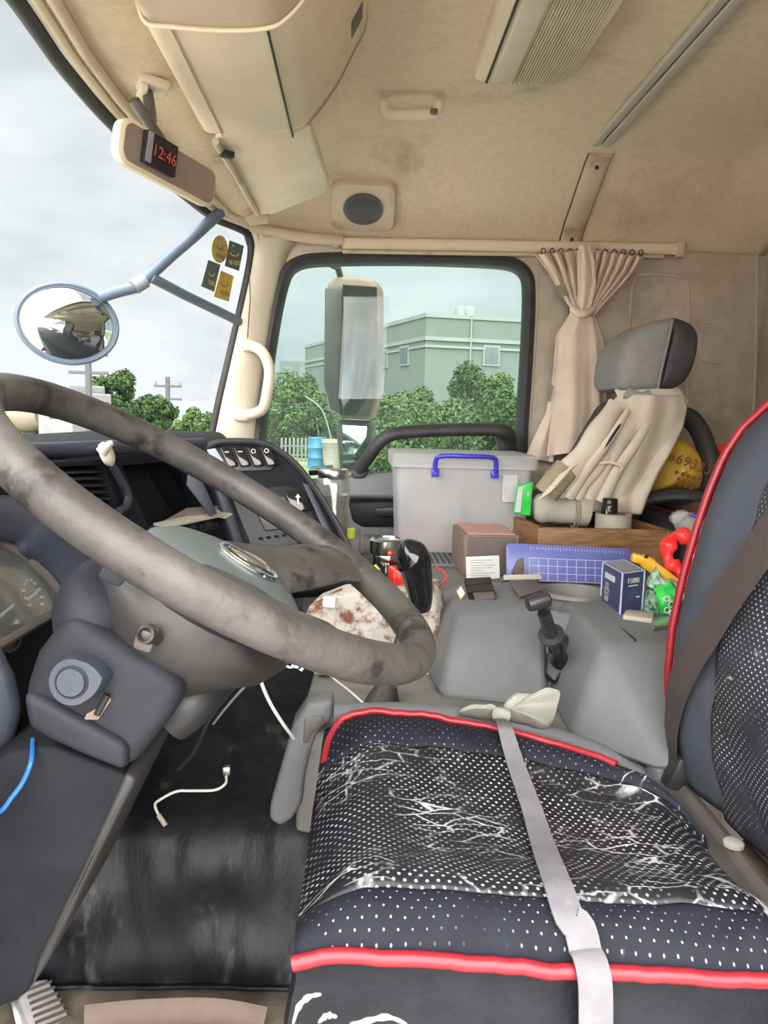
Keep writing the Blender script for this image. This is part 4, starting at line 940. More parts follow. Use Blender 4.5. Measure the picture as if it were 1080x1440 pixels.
# seat belt crossing the backrest
sb = thing('seat_belt', "dark brown seat belt across the driver's backrest", 'seat belt', P(955, 1080, .99))
cen = [P(948, 1062, .985), P(985, 1005, .965), P(1030, 948, .93), P(1078, 888, .885)]
dirb = (cen[-1]-cen[1]); cen += [cen[-1]+dirb*.5, cen[-1]+dirb*1.1, cen[-1]+dirb*1.9]
cen = smoothpath(cen, 5); rl = []; 
for i, p in enumerate(cen):
    q = V(min(p.x, bx_(p.z)-.014), p.y, p.z); t_ = (cen[min(i+1, len(cen)-1)]-cen[max(i-1, 0)]).normalized()
    wd_ = V(0, t_.z, -t_.y).normalized()*.027*min(1, .55+i*.06)
    rl.append([q+wd_+V(-.001, 0, 0), q-wd_+V(-.001, 0, 0), q-wd_+V(.001, 0, 0), q+wd_+V(.001, 0, 0)])
B().loft(rl).obj('webbing', 'belt_web', sb)
boxo('buckle', 'black_plastic', P(950, 1082, .985), (.03, .05, .05), (0, 20, 0), sb, .006)
# strap tied over the cushion
stp = thing('cloth_strap', 'white cloth strap tied over the cushion with a knotted rag end', 'strap', P(830, 1440, .47))
cs = [P(704, 1012, 1.02), Pz(709, 1020, .553), Pz(714, 1037, .548)]
for x, y in [(722, 1065), (738, 1110), (756, 1165), (777, 1225), (798, 1285)]:
    lo_z, hi_z = .40, .60; p = None
    for _ in range(30):
        mz = (lo_z+hi_z)/2; p = Pz(x, y, mz); u = (p.x-CX)/AX; v = (p.y-CY)/AY; v = v if v < 0 else (p.y-CY)/table(AYF, u)
        zz = ctop(max(-1, min(1, u)), max(-1, min(1, v))).z+.004
        if mz < zz: lo_z = mz
        else: hi_z = mz
    cs.append(p)
_e = ctop((P(823, 1366, .545).x-CX)/AX, -1)
cs += [_e+V(-.002, .016, .014), _e+V(.001, -.002, .0125), _e+V(.002, -.011, .007), _e+V(.003, -.016, -.004), _e+V(.004, -.019, -.03), _e+V(.006, -.020, -.07), _e+V(.008, -.020, -.12)]
cs = smoothpath(cs, 5); rl = []
for p in cs:
    u = max(-1, min(1, (p.x-CX)/AX)); v = (p.y-CY)/AY; v = v if v < 0 else (p.y-CY)/table(AYF, u)
    if -1.03 <= v <= 1: p.z = max(p.z, ctop(u, max(-1, v)).z+.005)
for i, p in enumerate(cs):
    t_ = (cs[min(i+1, len(cs)-1)]-cs[max(i-1, 0)]).normalized(); w_ = V(1, 0, 0); w_ = (w_-t_*w_.dot(t_)).normalized()
    n_ = t_.cross(w_); n_ = n_ if n_.z > 0 or n_.y < -.5 else -n_
    hw = table([(0, .008), (6, .0095), (20, .0115), (40, .0135), (60, .0135)], i)
    rl.append([p+w_*hw+n_*.0012, p+w_*hw*.4+n_*.0022, p-w_*hw*.4+n_*.0022, p-w_*hw+n_*.0012, p-w_*hw-n_*.001, p+w_*hw-n_*.001])
B().loft(rl).obj('webbing', 'white_strap', stp)
def rag(nm, px, Y, org, seed, m='white_rag'):
    pts = smoothpath([P(x, y, Y) for x, y in px], 4, closed=True); o_ = P(*org, Y-.006); n = len(pts)
    rings = []
    for f in (.04, .2, .4, .6, .8, .92, 1):
        rr = []
        for i, p in enumerate(pts):
            a_ = i/n*6.283; h = .010*(1-f**3)+.007*f*abs(math.sin(a_*3.5+seed))*(1-f**6)+.004*noise.noise(V(i*.35, f*3, seed))
            rr.append(lerp(o_, p, f)+V(0, -h*.55, h*.85))
        rings.append(rr)
    rings.append([p+V(0, .004, -.004) for p in pts])
    return B().loft(rings, cap=True).obj(nm, m, stp)
rag('rag_end', [(706, 998), (716, 980), (730, 974), (752, 976), (768, 968), (787, 972), (784, 992), (776, 1016), (764, 1023), (740, 1016), (716, 1010)], 1.045, (716, 1003), 1.2)
rag('rag_end', [(646, 1002), (662, 992), (690, 996), (706, 1000), (710, 1010), (690, 1010), (664, 1006)], 1.045, (700, 1004), 5.2)
B().tube([P(698, 1004, 1.035), P(706, 1006, 1.028), P(712, 1008, 1.03)], .011, 10).obj('knot', 'white_rag', stp)
# ================================================================== CABLES
us = thing('usb_cable', 'short pale adapter cable lying on the black mat', 'cable', Pz(270, 1110, .30))
B().tube(smoothpath([P(318, 1092, 1.245), P(317, 1102, 1.23), P(302, 1111, 1.22), P(270, 1112, 1.215), P(248, 1113, 1.21), P(226, 1124, 1.20), P(218, 1132, 1.19), P(224, 1148, 1.175)], 6), .0024, 8).obj('wire', 'wire_white', us)
boxo('plug', 'bare_metal', P(319, 1083, 1.25), (.014, .012, .016), None, us, .002)
B().tube([P(223, 1146, 1.172), P(233, 1161, 1.165)], .0042, 10).obj('jack', 'tape_cream', us)
tag(B().tube(smoothpath([P(362, 930, 1.0), P(366, 955, 1.0), P(378, 985, 1.01), P(396, 1015, 1.03), P(413, 1038, 1.07)], 6), .0026, 8).obj('white_cable', 'wire_white'), 'white cable hanging below the steering wheel', 'cable')
tag(B().tube(smoothpath([P(448, 935, 1.20), P(470, 955, 1.21), P(492, 972, 1.22), P(514, 992, 1.21)], 6), .0018, 8).obj('thin_cable', 'wire_white'), 'thin pale cable running to the gear lever boot', 'cable')
tag(B().tube(smoothpath([P(302, 925, 1.0), P(310, 980, 1.02), P(290, 1020, 1.05), P(272, 1058, 1.10), P(250, 1082, 1.14)], 6), .0028, 8).obj('black_cable', 'black_rubber'), 'black cable drooping under the steering column', 'cable')
tag(B().tube(smoothpath([P(385, 930, 1.05), P(345, 965, 1.08), P(318, 995, 1.12), P(300, 1018, 1.16)], 6), .002, 8).obj('grey_cable', 'ink_grey'), 'thin grey cable stretched under the dashboard', 'cable')
ks = thing('key_bunch', 'small metal keys dangling below the steering wheel', 'keys', P(400, 940, .98))
for dx, rot in ((0, 20), (14, -30), (24, 60)):
    c_ = P(394+dx, 928+dx*.2, .98)
    kf = frame(c_, (math.cos(math.radians(rot)), 0, math.sin(math.radians(rot))), (0, .3, 1))
    B().tube([kf @ V(.007*math.cos(a), .007*math.sin(a), 0) for a in [k*.5236 for k in range(12)]], .0022, 6, closed=True).obj('key_ring', 'chrome', ks)
    B().box(kf @ V(.012, 0, 0), (.016, .006, .002), kf.to_3x3()).obj('key_blade', 'chrome', ks)
# ================================================================== THINGS ON THE LOAD DECK
DZ = .592
# clear storage bin
sbn = thing('storage_bin', 'clear plastic storage bin with blue carrying handle by the window', 'storage bin', (.29, 2.1, DZ))
bx0, bx1, by0, by1 = P(556, 700, 1.95).x, P(748, 700, 1.95).x, 1.95, 2.22
zb, zt_ = DZ, P(560, 652, 1.95).z
def rr3(x0, x1, y0, y1, z, r=.02):
    return [V((x0+x1)/2+a, (y0+y1)/2+b, z) for a, b in rrect(x1-x0, y1-y0, r)]
bo = B().loft([rr3(bx0+.012, bx1-.012, by0+.012, by1-.012, zb), rr3(bx0, bx1, by0, by1, zt_), rr3(bx0+.004, bx1-.004, by0+.004, by1-.004, zt_), rr3(bx0+.016, bx1-.016, by0+.016, by1-.016, zb+.004)]).obj('bin_body', 'bin_clear', sbn)
B().loft([rr3(bx0-.004, bx1+.004, by0-.004, by1+.004, zt_-.010), rr3(bx0-.012, bx1+.012, by0-.012, by1+.012, zt_-.008), rr3(bx0-.012, bx1+.012, by0-.012, by1+.012, zt_+.026), rr3(bx0-.004, bx1+.004, by0-.004, by1+.004, zt_+.030), rr3(bx0+.02, bx1-.02, by0+.02, by1-.02, zt_+.024)]).obj('bin_lid', 'bin_clear', sbn)
hx0, hx1 = P(613, 645, 1.93).x, P(697, 645, 1.93).x; hz = zt_
hd = B().tube(smoothpath([V(hx0, 1.93, hz-.018), V(hx0-.001, 1.925, hz+.008), V(hx0+.012, 1.915, hz+.024), V((hx0+hx1)/2, 1.91, hz+.026), V(hx1-.012, 1.915, hz+.024), V(hx1+.001, 1.925, hz+.008), V(hx1, 1.93, hz-.018)], 6), .0062, 10).obj('handle', 'blue_plastic', sbn)
for x in (hx0, hx1): boxo('handle_lug', 'blue_plastic', V(x, 1.932, hz-.020), (.020, .012, .022), None, hd, .003)
B().prism([P(x, y, 1.945) for x, y in [(707, 668), (728, 668), (727, 706), (706, 706)]], V(0, .001, 0)).obj('bin_label', 'white_paper', sbn)
# what the bin holds, seen through the wall
for i, (c, d, m) in enumerate((((.20, 2.08, .62), (.17, .16, .05), 'carton_pink'), ((.36, 2.09, .625), (.15, .14, .06), 'white_paper'), ((.22, 2.10, .695), (.14, .12, .09), 'tape_cream'), ((.37, 2.10, .70), (.12, .13, .08), 'white_rag'))):
    tag(boxo('packed_box', m, c, d, (0, 0, 4*i-6), None, .008), ['pinkish carton in the bottom left of the clear storage bin', 'white packet in the bottom right of the clear storage bin', 'cream packet stacked at left inside the clear storage bin', 'off-white cloth parcel stacked at right inside the clear storage bin'][i], 'packet')
# glass tea jar behind the centre stack
jar = thing('tea_jar', 'glass jar of brown tea beside the centre stack', 'jar', P(470, 752, 1.82))
jp = P(468, 712, 1.82); r0 = .043
JM = Matrix.Translation(V(jp.x, jp.y, P(470, 752, 1.82).z))
B().lathe([(r0*.9, 0), (r0, .012), (r0, .065), (r0*.94, .075), (r0, .085), (r0*.98, .135), (r0*.8, .145), (r0*.74, .145), (r0*.92, .13), (r0*.93, .006)], JM, 28).obj('jar_body', 'jar_glass', jar)
B().lathe([(.001, .008), (r0*.88, .008), (r0*.9, .10), (.001, .10)], JM, 24).obj('jar_tea', 'tea', jar)
B().lathe([(r0*.82, .138), (r0*.86, .14), (r0*.86, .158), (r0*.8, .162), (.001, .162)], JM, 24).obj('jar_lid', 'bare_metal', jar)
boxo('tmp_stand', 'door_grey', (jp.x, jp.y+.05, P(470, 752, 1.82).z/2), (.14, .20, P(470, 752, 1.82).z-.001), None, None, .01).name = 'glove_bin'
gb = bpy.data.objects['glove_bin']; WM['glove_bin'] = gb.location.copy(); tag(gb, 'grey floor bin standing under the tea jar', 'bin')
# thermos with steel lid
th = thing('thermos', 'thermos cup with ribbed steel lid behind the gear knob', 'thermos', P(543, 815, 1.56))
tz = DZ-.06; tp = P(543, 790, 1.56); TM = Matrix.Translation(V(tp.x, tp.y, tz)); zc = P(543, 775, 1.56).z-tz; zl = P(543, 757, 1.56).z-tz
B().lathe([(.001, 0), (.030, 0), (.031, .01), (.031, zc-.03), (.028, zc-.02), (.001, zc-.02)], TM, 28).obj('cup_body', 'gloss_black', th)
B().lathe([(.026, zc-.022), (.029, zc-.018), (.029, zc-.006), (.026, zc-.002)], TM, 28).obj('cup_neck', 'steel_cup', th)
B().lathe([(.001, zc-.004), (.034, zc-.004), (.036, zc), (.036, zl-.003), (.033, zl), (.029, zl+.001), (.028, zl-.002), (.001, zl-.002)], TM, 40).obj('cup_lid', 'steel_cup', th)
boxo('tmp_tray', 'grey_dirty', (tp.x-.01, tp.y-.01, tz-.004), (.12, .12, .008), None, ec, .002).name = 'cup_tray'
# red tin, lime lighter, red wire
tag(boxo('red_tin', 'red_film', P(563, 806, 1.50)+V(0, 0, -.012), (.045, .05, .05), (0, 0, 12), None, .006), 'small red tin beside the thermos', 'tin')
tag(B().tube([P(527, 806, 1.45)+V(0, 0, -.04), P(527, 802, 1.45), P(532, 800, 1.45)+V(0, 0, .004)], [.012, .012, .008], 12).obj('lime_bottle', 'lime', None), 'small lime green bottle in front of the thermos', 'bottle')
tag(B().tube(smoothpath([P(614, 798, 1.62), P(624, 804, 1.60), P(628, 812, 1.57), P(622, 820, 1.54), P(612, 822, 1.53)], 5), .0022, 8).obj('red_wire', 'red_film'), 'thin red wire loop on the grey deck', 'wire')
tag(B().tube([P(494, 745, 1.75)+V(0, 0, -.02), P(494, 743, 1.75)], .010, 12).obj('bottle_cap', 'lime'), 'pale green cap next to the tea jar', 'cap')
# brown cardboard box in front of the bin
cb = thing('cardboard_box', 'brown cardboard box with dark end in front of the clear bin', 'box', P(690, 800, 1.70))
c0, c1 = P(651, 760, 1.68), P(716, 760, 1.68); zt2 = P(660, 752, 1.68).z
B().box(((c0.x+c1.x)/2+.01, 1.68+.085, (DZ+zt2)/2), (c1.x-c0.x+.02, .17, zt2-DZ), (0, 0, 2)).obj('box_body', 'cardboard', cb, bevel=.002)
B().box(((c0.x+c1.x)/2+.012, 1.677, (DZ+zt2)/2), (c1.x-c0.x, .006, zt2-DZ-.008), (0, 0, 2)).obj('box_end', 'cardboard_dark', cb, bevel=.001)
for sgn in (-.5, .5): B().box(((c0.x+c1.x)/2+.01+sgn*.055, 1.765, zt2+.002), (.054, .168, .002), (0, 0, 2)).obj('box_flap', 'carton_pink', cb)
# white card with fine print leaning on the console
wc = thing('white_card', 'white printed card leaning behind the console switches', 'card', P(680, 816, 1.50))
wo_ = P(680, 800, 1.515); wnn = V(0, -1, .25)
plate('card', 'white_paper', [(655, 783), (702, 781), (703, 813), (656, 817)], wo_, wnn, .002, wc, .0006)
for i in range(7):
    plate('print_line', 'ink_grey', [(662, 787.5+i*3.6), (662+(30, 22, 34, 30, 18, 34, 26)[i], 787+i*3.6), (662+(30, 22, 34, 30, 18, 34, 26)[i], 788+i*3.6), (662, 788.5+i*3.6)], wo_, wnn, .0006, wc, 0, 1, .0008)
# blue ruler box
rl_ = thing('blue_ruler_board', 'blue plastic board with ruler marks and white grid', 'ruler board', P(800, 815, 1.62))
ro = P(800, 790, 1.62); rn = V(.02, -1, .30).normalized()
plate('board', 'ruler_blue', [(716, 763), (884, 771), (888, 776), (886, 822), (712, 815), (712, 767)], ro, rn, .008, rl_, .003)
for i in range(11): a = 744+i*13.2; plate('grid_line', 'ruler_line', [(a, 784+i*.5), (a+.9, 784+i*.5), (a+.9, 818), (a, 818)], ro, rn, .0006, rl_, 0, 1, .0006)
for i in range(4): y = 784+i*10.5; plate('grid_line', 'ruler_line', [(744, y), (877, y+5.5), (877, y+6.4), (744, y+.9)], ro, rn, .0006, rl_, 0, 1, .0006)
for i in range(32):
    a = 746+i*4.2; h_ = 5 if i % 5 == 0 else 3
    plate('ruler_tick', 'ruler_line', [(a, 769+i*.2), (a+.8, 769+i*.2), (a+.8, 769+h_+i*.2), (a, 769+h_+i*.2)], ro, rn, .0006, rl_, 0, 1, .0006)
tag(plate('utility_knife', 'cardboard_dark', [(722, 806), (730, 788), (737, 784), (738, 802), (732, 812)], P(730, 800, 1.59), V(.2, -1, .2), .012, None, .003), 'dark knife end leaning against the blue ruler board', 'knife')
tag(plate('booklet', 'tape_cream', [(708, 808), (760, 807), (762, 812), (762, 815), (708, 816)], P(735, 812, 1.52), V(0, -1, .4), .05, None, .002), 'thin cream booklet lying in front of the blue ruler board', 'booklet')
# wooden tray
tr_ = thing('wooden_tray', 'shallow wooden drawer tray full of odds and ends', 'tray', (.57, 1.93, DZ))
tx0, tx1 = P(757, 740, 1.76).x, P(948, 746, 1.76).x; tz1 = P(850, 744, 1.76).z; tz0 = DZ+.006
tyf = 2.10; tl = V(P(702, 712, tyf).x, tyf, 0); trr = V(P(862, 708, tyf).x, tyf, 0)
fl_ = [V(tx0, 1.76, 0), V(tx1, 1.76, 0), trr, tl]
for i in range(4):
    a, b = fl_[i], fl_[(i+1) % 4]; d_ = (b-a).normalized(); n_ = V(-d_.y, d_.x, 0)
    q = [a+V(0, 0, tz0), b+V(0, 0, tz0), b+V(0, 0, tz1), a+V(0, 0, tz1)]
    B().prism(q, n_*.016).obj('board', 'wood', tr_, bevel=.002)
B().prism([p+V(0, 0, tz0) for p in fl_], V(0, 0, .008)).obj('tray_bottom', 'wood', tr_)
# tray contents
gp = thing('green_packet', 'green and white packet standing in the wooden tray', 'packet', P(738, 725, 1.90))
B().prism([P(x, y, 1.88) for x, y in [(728, 684), (750, 678), (746, 726), (722, 722)]], V(.004, .03, 0)).obj('packet_body', 'green_pack', gp, bevel=.003)
B().prism([P(x, y, 1.878) for x, y in [(728, 690), (735, 686), (732, 720), (724, 720)]], V(0, -.001, 0)).obj('packet_label', 'ink_white', gp)
text('packet_mark', '8', .016, 'ink_white', gp, frame(P(743, 695, 1.873), (1, 0, 0), (0, 0, 1)))
gvr = thing('rolled_glove', 'rolled cream work glove lying in the wooden tray', 'glove', P(790, 735, 1.9))
a, b = P(750, 716, 1.90), P(828, 720, 1.90)
pts = smoothpath([a, lerp(a, b, .25)+V(0, 0, .004), lerp(a, b, .5)+V(0, 0, -.002), lerp(a, b, .75)+V(0, 0, .003), b], 5)
B().tube(pts, lambda t: .036+.004*math.sin(t*9)-.012*max(0, .12-t)/.12, 18, flat=.8).obj('glove_roll', 'glove_cream', gvr)
for t in (.72, .78): B().tube([lerp(a, b, t)+V(0, .032*math.cos(k*.3142), .042*math.sin(k*.3142)) for k in range(20)], .003, 6, closed=True).obj('cuff_seam', 'jacket_dark', gvr)
tr1 = thing('tape_roll', 'cream tape roll lying flat in the wooden tray', 'tape roll', P(863, 742, 1.86))
tp_ = P(862, 738, 1.86); TM2 = Matrix.Translation(V(tp_.x, tp_.y, tz0+.01)); hh = P(862, 724, 1.82).z-tz0-.012
B().lathe([(.030, 0), (.044, 0), (.045, hh), (.030, hh)], TM2, 32).obj('tape_ring', 'tape_cream', tr1)
B().lathe([(.028, .0), (.030, .0), (.030, hh+.001), (.028, hh+.001)], TM2, 32).obj('tape_core', 'cardboard', tr1)
bc = thing('black_cup', 'black tapered cup with white letters standing in the tape roll', 'cup', P(857, 735, 1.86))
cp_ = P(856, 735, 1.86); z0_, z1_ = tz0+.012, P(856, 700, 1.86).z; CM = Matrix.Translation(V(cp_.x, cp_.y, z0_))
B().lathe([(.0005, 0), (.027, 0), (.027, .02), (.019, z1_-z0_-.003), (.016, z1_-z0_), (.0005, z1_-z0_)], CM, 24).obj('cup_body', 'gloss_black', bc)
for s_, yy in (('D', 706), ('ME', 715), ('D', 726)): text('cup_letters', s_, .012, 'ink_white', bc, frame(P(857, yy, 1.834), (0, 0, 1), (-1, 0, 0)))
# dark blue F5880 box on the console
fb = thing('navy_box', 'small navy carton marked F5880 on the grey console', 'carton', P(873, 858, 1.34))
c = Pz(882, 862, .60); FB = frame(V(c.x, c.y, .602), (.86, .30, 0), (-.33, .86, 0)); h_ = .094
def fbp(x, y, z): return FB @ V(x, y, z)
pts = [fbp(x, y, z) for z in (0, h_) for x, y in ((-.012, 0), (.030, 0), (.030, .085), (-.012, .085))]
e0 = P(872, 860, 1.30); e1 = P(902, 858, 1.33); e2 = P(845, 832, 1.40)
zb_ = .601; A_ = V(e0.x, 1.30, zb_); Bv = V(P(903, 850, 1.33).x, 1.33, zb_); C_ = V(P(845, 840, 1.40).x, 1.40, zb_); D_ = Bv+(C_-A_)
ht = P(872, 806, 1.30).z-zb_
B().prism([A_, Bv, D_, C_], V(0, 0, ht)).obj('carton_body', 'ink_navy', fb, bevel=.0015)
for q in (A_, Bv, C_): B().tube([q, q+V(0, 0, ht)], .0018, 6).obj('carton_edge', 'ruler_line', fb)
B().tube([C_+V(0, 0, ht), A_+V(0, 0, ht), Bv+V(0, 0, ht), D_+V(0, 0, ht)], .0014, 6, closed=True).obj('carton_edge', 'ruler_line', fb)
B().prism([lerp(lerp(A_, Bv, .1), lerp(C_, D_, .1), .08)+V(0, 0, ht), lerp(lerp(A_, Bv, .9), lerp(C_, D_, .9), .08)+V(0, 0, ht), lerp(lerp(A_, Bv, .9), lerp(C_, D_, .9), .92)+V(0, 0, ht), lerp(lerp(A_, Bv, .1), lerp(C_, D_, .1), .92)+V(0, 0, ht)], V(0, 0, .0012)).obj('carton_top', 'ink_grey', fb)
fn = (Bv-A_).cross(V(0, 0, 1)).normalized()
text('carton_print', 'F5880', .0135, 'ink_white', fb, frame(lerp(A_, Bv, .5)+fn*.0012+V(0, 0, ht*.80), Bv-A_, (0, 0, 1)), spacing=.95)
B().box(lerp(A_, Bv, .5)+fn*.001+V(0, 0, ht*.69), (.024, .0014, .002), frame((0, 0, 0), Bv-A_, fn).to_3x3()).obj('carton_print', 'ink_white', fb)
B().box(lerp(A_, Bv, .75)+fn*.001+V(0, 0, ht*.42), (.008, .0014, .002), frame((0, 0, 0), Bv-A_, fn).to_3x3()).obj('carton_print', 'ink_white', fb)
gn = (A_-C_).cross(V(0, 0, 1)).normalized()
for f_, w_, hh_ in ((.76, .060, .011), (.56, .018, .008), (.50, .018, .008), (.44, .030, .004), (.36, .026, .004), (.24, .022, .010)):
    B().box(lerp(C_, A_, .42 if w_ > .03 else .3)+gn*.001+V(0, 0, ht*f_), (w_*.8, .0014, hh_), frame((0, 0, 0), A_-C_, gn).to_3x3()).obj('carton_print', 'ink_white' if f_ > .7 else 'ink_grey', fb)
# snack bag, yellow tool, red bag, white packet at the end of the console
def bag(nm, mat, px, Y, th_, parent, seed, amp=.5, subd=1):
    pts = [P(x, y, Y) for x, y in px]; c_ = sum(pts, Vector())/len(pts)
    rings = []
    for f, h in ((.3, -.9), (.75, -.7), (1, 0), (.8, .55), (.5, .85), (.2, 1.0), (.02, 1.0)):
        rings.append([lerp(c_, p, f)+V(0, -h*th_/2*(1+amp*noise.noise(V(i*.9, f*3+seed, seed))), .004*noise.noise(V(i*2.1, f*5, seed))) for i, p in enumerate(pts)])
    return B().loft(rings).obj(nm, mat, parent, subd=subd)
gbg = thing('snack_bag', 'crumpled green and white snack bag beside the navy carton', 'bag', P(930, 872, 1.33))
bag('bag_body', 'green_pack', [(914, 835), (928, 820), (940, 815), (950, 826), (956, 846), (953, 870), (930, 872), (916, 866)], 1.33, .05, gbg, 1.1, 1.0, 0)
bag('bag_side', 'green_dark', [(904, 852), (914, 828), (922, 834), (922, 868), (908, 866)], 1.325, .05, gbg, 2.3, 1.0, 0)
bag('bag_top', 'green_dark', [(905, 822), (922, 796), (932, 812), (944, 822), (934, 834), (916, 832)], 1.35, .03, gbg, 4.3, 1.0, 0)
bag('bag_flash', 'ink_white', [(926, 810), (938, 816), (942, 826), (932, 828)], 1.328, .012, gbg, 7.7, 1.0, 0)
for i, (x, y) in enumerate(((938, 842), (944, 850), (938, 858), (945, 862))):
    c_ = P(x, y, 1.298); B().tube([c_+V(.005*math.cos(a), 0, .005*math.sin(a)) for a in [k*.785 for k in range(8)]], .0012, 6, closed=True).obj('bag_print', 'ink_white', gbg)
bag('bag_fold', 'glove_cream', [(944, 812), (958, 822), (964, 840), (956, 848), (948, 834)], 1.34, .03, gbg, 3.9, 1.0, 0)
yt = thing('yellow_tool', 'yellow plastic tool handle sticking out behind the snack bag', 'tool', P(925, 820, 1.40))
ya, yb = P(902, 786, 1.46), P(962, 830, 1.38)
B().tube([ya, lerp(ya, yb, .1), lerp(ya, yb, .5), yb], [.012, .014, .013, .011], 8, flat=.75).obj('handle_body', 'yellow_plastic', yt)
boxo('handle_head', 'yellow_plastic', lerp(ya, yb, .03), (.045, .02, .018), (0, 12, -10), yt, .004)
B().lathe([(.004, 0), (.004, .004), (.0005, .004)], frame(ya+V(.004, -.012, .006), (1, 0, 0), (0, .5, .8)), 10).obj('handle_hole', 'dash_dark', yt)
rbg = thing('red_bag', 'shiny red plastic bag knotted behind the snack bag', 'bag', P(960, 830, 1.45))
ring_ = smoothpath([P(938, 775, 1.45), P(946, 758, 1.45), P(958, 753, 1.44), P(972, 762, 1.44), P(976, 782, 1.43), P(972, 808, 1.42), P(962, 812, 1.42), P(952, 800, 1.43), P(942, 792, 1.44)], 4, closed=True)
B().tube(ring_, lambda t: .014+.004*math.sin(t*31), 10, closed=True).obj('bag_loop', 'red_film', rbg)
bag('bag_tail', 'red_film', [(952, 798), (968, 800), (978, 790), (982, 812), (972, 832), (960, 822)], 1.43, .03, rbg, 2.2)
wpk = thing('white_packet', "white packet with blue band on the bunk edge beside driver's backrest", 'packet', P(972, 770, 1.7))
bag('packet_body', 'white_rag', [(940, 722), (955, 716), (985, 722), (1002, 728), (1000, 760), (985, 768), (962, 760), (946, 742)], 1.70, .06, wpk, 1.6)
bag('packet_film', 'film_clear', [(936, 728), (950, 714), (976, 716), (960, 732), (946, 742)], 1.675, .03, wpk, 3.3)
bag('packet_band', 'blue_plastic', [(966, 722), (1000, 720), (1000, 729), (968, 729)], 1.66, .012, wpk, .4, .1)
bag('packet_tab', 'blue_plastic', [(958, 745), (966, 746), (975, 760), (968, 764)], 1.66, .01, wpk, .9, .1)
tag(boxo('white_pad', 'tape_cream', Pz(898, 868, .607), (.05, .05, .014), (0, 0, -25), None, .003), 'cream pad at the foot of the navy carton', 'pad')
tag(B().prism([Pz(x, y, .604) for x, y in [(915, 874), (948, 872), (952, 884), (918, 888)]], V(0, 0, .008)).obj('foil_wrapper', 'bare_metal', None, bevel=.002), 'silver foil wrapper under the snack bag', 'wrapper')
# ================================================================== PASSENGER SEAT, JACKET, BUNK
ps = thing('passenger_seat', 'passenger seat with grey and black headrest', 'seat', (.72, 2.0, .1))
boxo('seat_cushion', 'head_black', (.95, 2.05, .62), (.26, .44, .16), None, ps, .03, 3)
hr = [(870, 545), (868, 520), (874, 495), (890, 470), (912, 453), (935, 447), (958, 450), (974, 460), (980, 476), (976, 505), (966, 530), (950, 545), (925, 549), (895, 550)]
def headr(nm, m, Y0, Y1, shift, sc_=1):
    pts = smoothpath([P(x, y, 1.95) for x, y in hr], 3, closed=True); c_ = sum(pts, Vector())/len(pts)
    rings = [[lerp(c_, p, f*sc_)+V(0, lerp(Y0, Y1, t), 0) for p in pts] for f, t in ((.55, -.02), (.86, .0), (.97, .12), (1, .35), (1, .7), (.96, .88), (.84, 1), (.5, 1.03))]
    return B().loft(rings).obj(nm, m, ps)
# headrest as a block seen from its corner: grey front, black side
hf = smoothpath([P(x, y, 1.93) for x, y in [(869, 546), (868, 520), (874, 494), (890, 470), (912, 454), (940, 448), (946, 449), (940, 470), (934, 500), (928, 530), (925, 548), (897, 550)]], 3, closed=True)
hb_ = smoothpath([P(x, y, 1.93) for x, y in [(944, 447), (962, 450), (976, 460), (981, 478), (977, 505), (967, 530), (952, 545), (930, 549), (924, 546), (929, 520), (936, 490), (942, 465)]], 3, closed=True)
for nm, m, pts in (('headrest_front', 'head_grey', hf), ('headrest_side', 'head_black', hb_)):
    c_ = sum(pts, Vector())/len(pts)
    B().loft([[lerp(c_, p, f)+V(0, y, 0) for p in pts] for f, y in ((.5, -.022), (.8, -.018), (.95, -.006), (1, .01), (1, .17), (.94, .20), (.7, .215))]).obj(nm, m, ps)
B().tube(smoothpath([P(946, 449, 1.912), P(938, 485, 1.91), P(930, 520, 1.908), P(925, 546, 1.912)], 5), .004, 8).obj('headrest_seam', 'head_grey', ps)
for x in (905, 930): B().tube([P(x, 545, 1.99), P(x-6, 600, 1.99)], .007, 8).obj('headrest_post', 'bare_metal', ps)
bp_ = [(895, 562), (950, 562), (955, 600), (920, 690), (900, 740), (820, 740), (815, 700), (860, 620)]
B().prism([P(x, y, 1.99) for x, y in bp_], V(.0, .34, 0)).obj('seat_back', 'head_black', ps, bevel=.03, seg=3)
jk = thing('jacket', 'beige work jacket draped over the passenger seat back', 'jacket', P(860, 720, 1.95))
# body panel as a cloth sheet between two edges with diagonal folds
jl = [(868, 556), (850, 580), (836, 606), (818, 640), (798, 668), (778, 694), (768, 716)]
jr = [(958, 556), (963, 575), (958, 600), (944, 630), (926, 662), (910, 694), (900, 722)]
def jsheet(u, v):
    t = u*(len(jl)-1); i = min(int(t), len(jl)-2); f = t-i
    L = V(lerp(jl[i][0], jl[i+1][0], f), lerp(jl[i][1], jl[i+1][1], f), 0); R = V(lerp(jr[i][0], jr[i+1][0], f), lerp(jr[i][1], jr[i+1][1], f), 0)
    q = lerp(L, R, v)
    fold = .018*math.sin(v*9+u*2.5+1.2*noise.noise(V(u*3, v*3, 1)))+.010*math.sin(v*21-u*5)+.012*noise.noise(V(u*6, v*6, 4))
    return P(q.x, q.y, 1.955-.05*math.sin(math.pi*v)+fold*(.35+.65*u))
B().grid(jsheet, 40, 44).obj('body_cloth', 'jacket', jk, solid=.008)
B().tube(smoothpath([P(870, 560, 1.95), P(890, 551, 1.94), P(920, 549, 1.935), P(945, 552, 1.95), P(960, 570, 1.97)], 5), .024, 12, flat=.5).obj('shoulder_fold', 'jacket', jk)
B().tube(smoothpath([P(880, 552, 1.93), P(900, 560, 1.915), P(915, 556, 1.915)], 5), .016, 10, flat=.6).obj('collar', 'head_grey', jk)
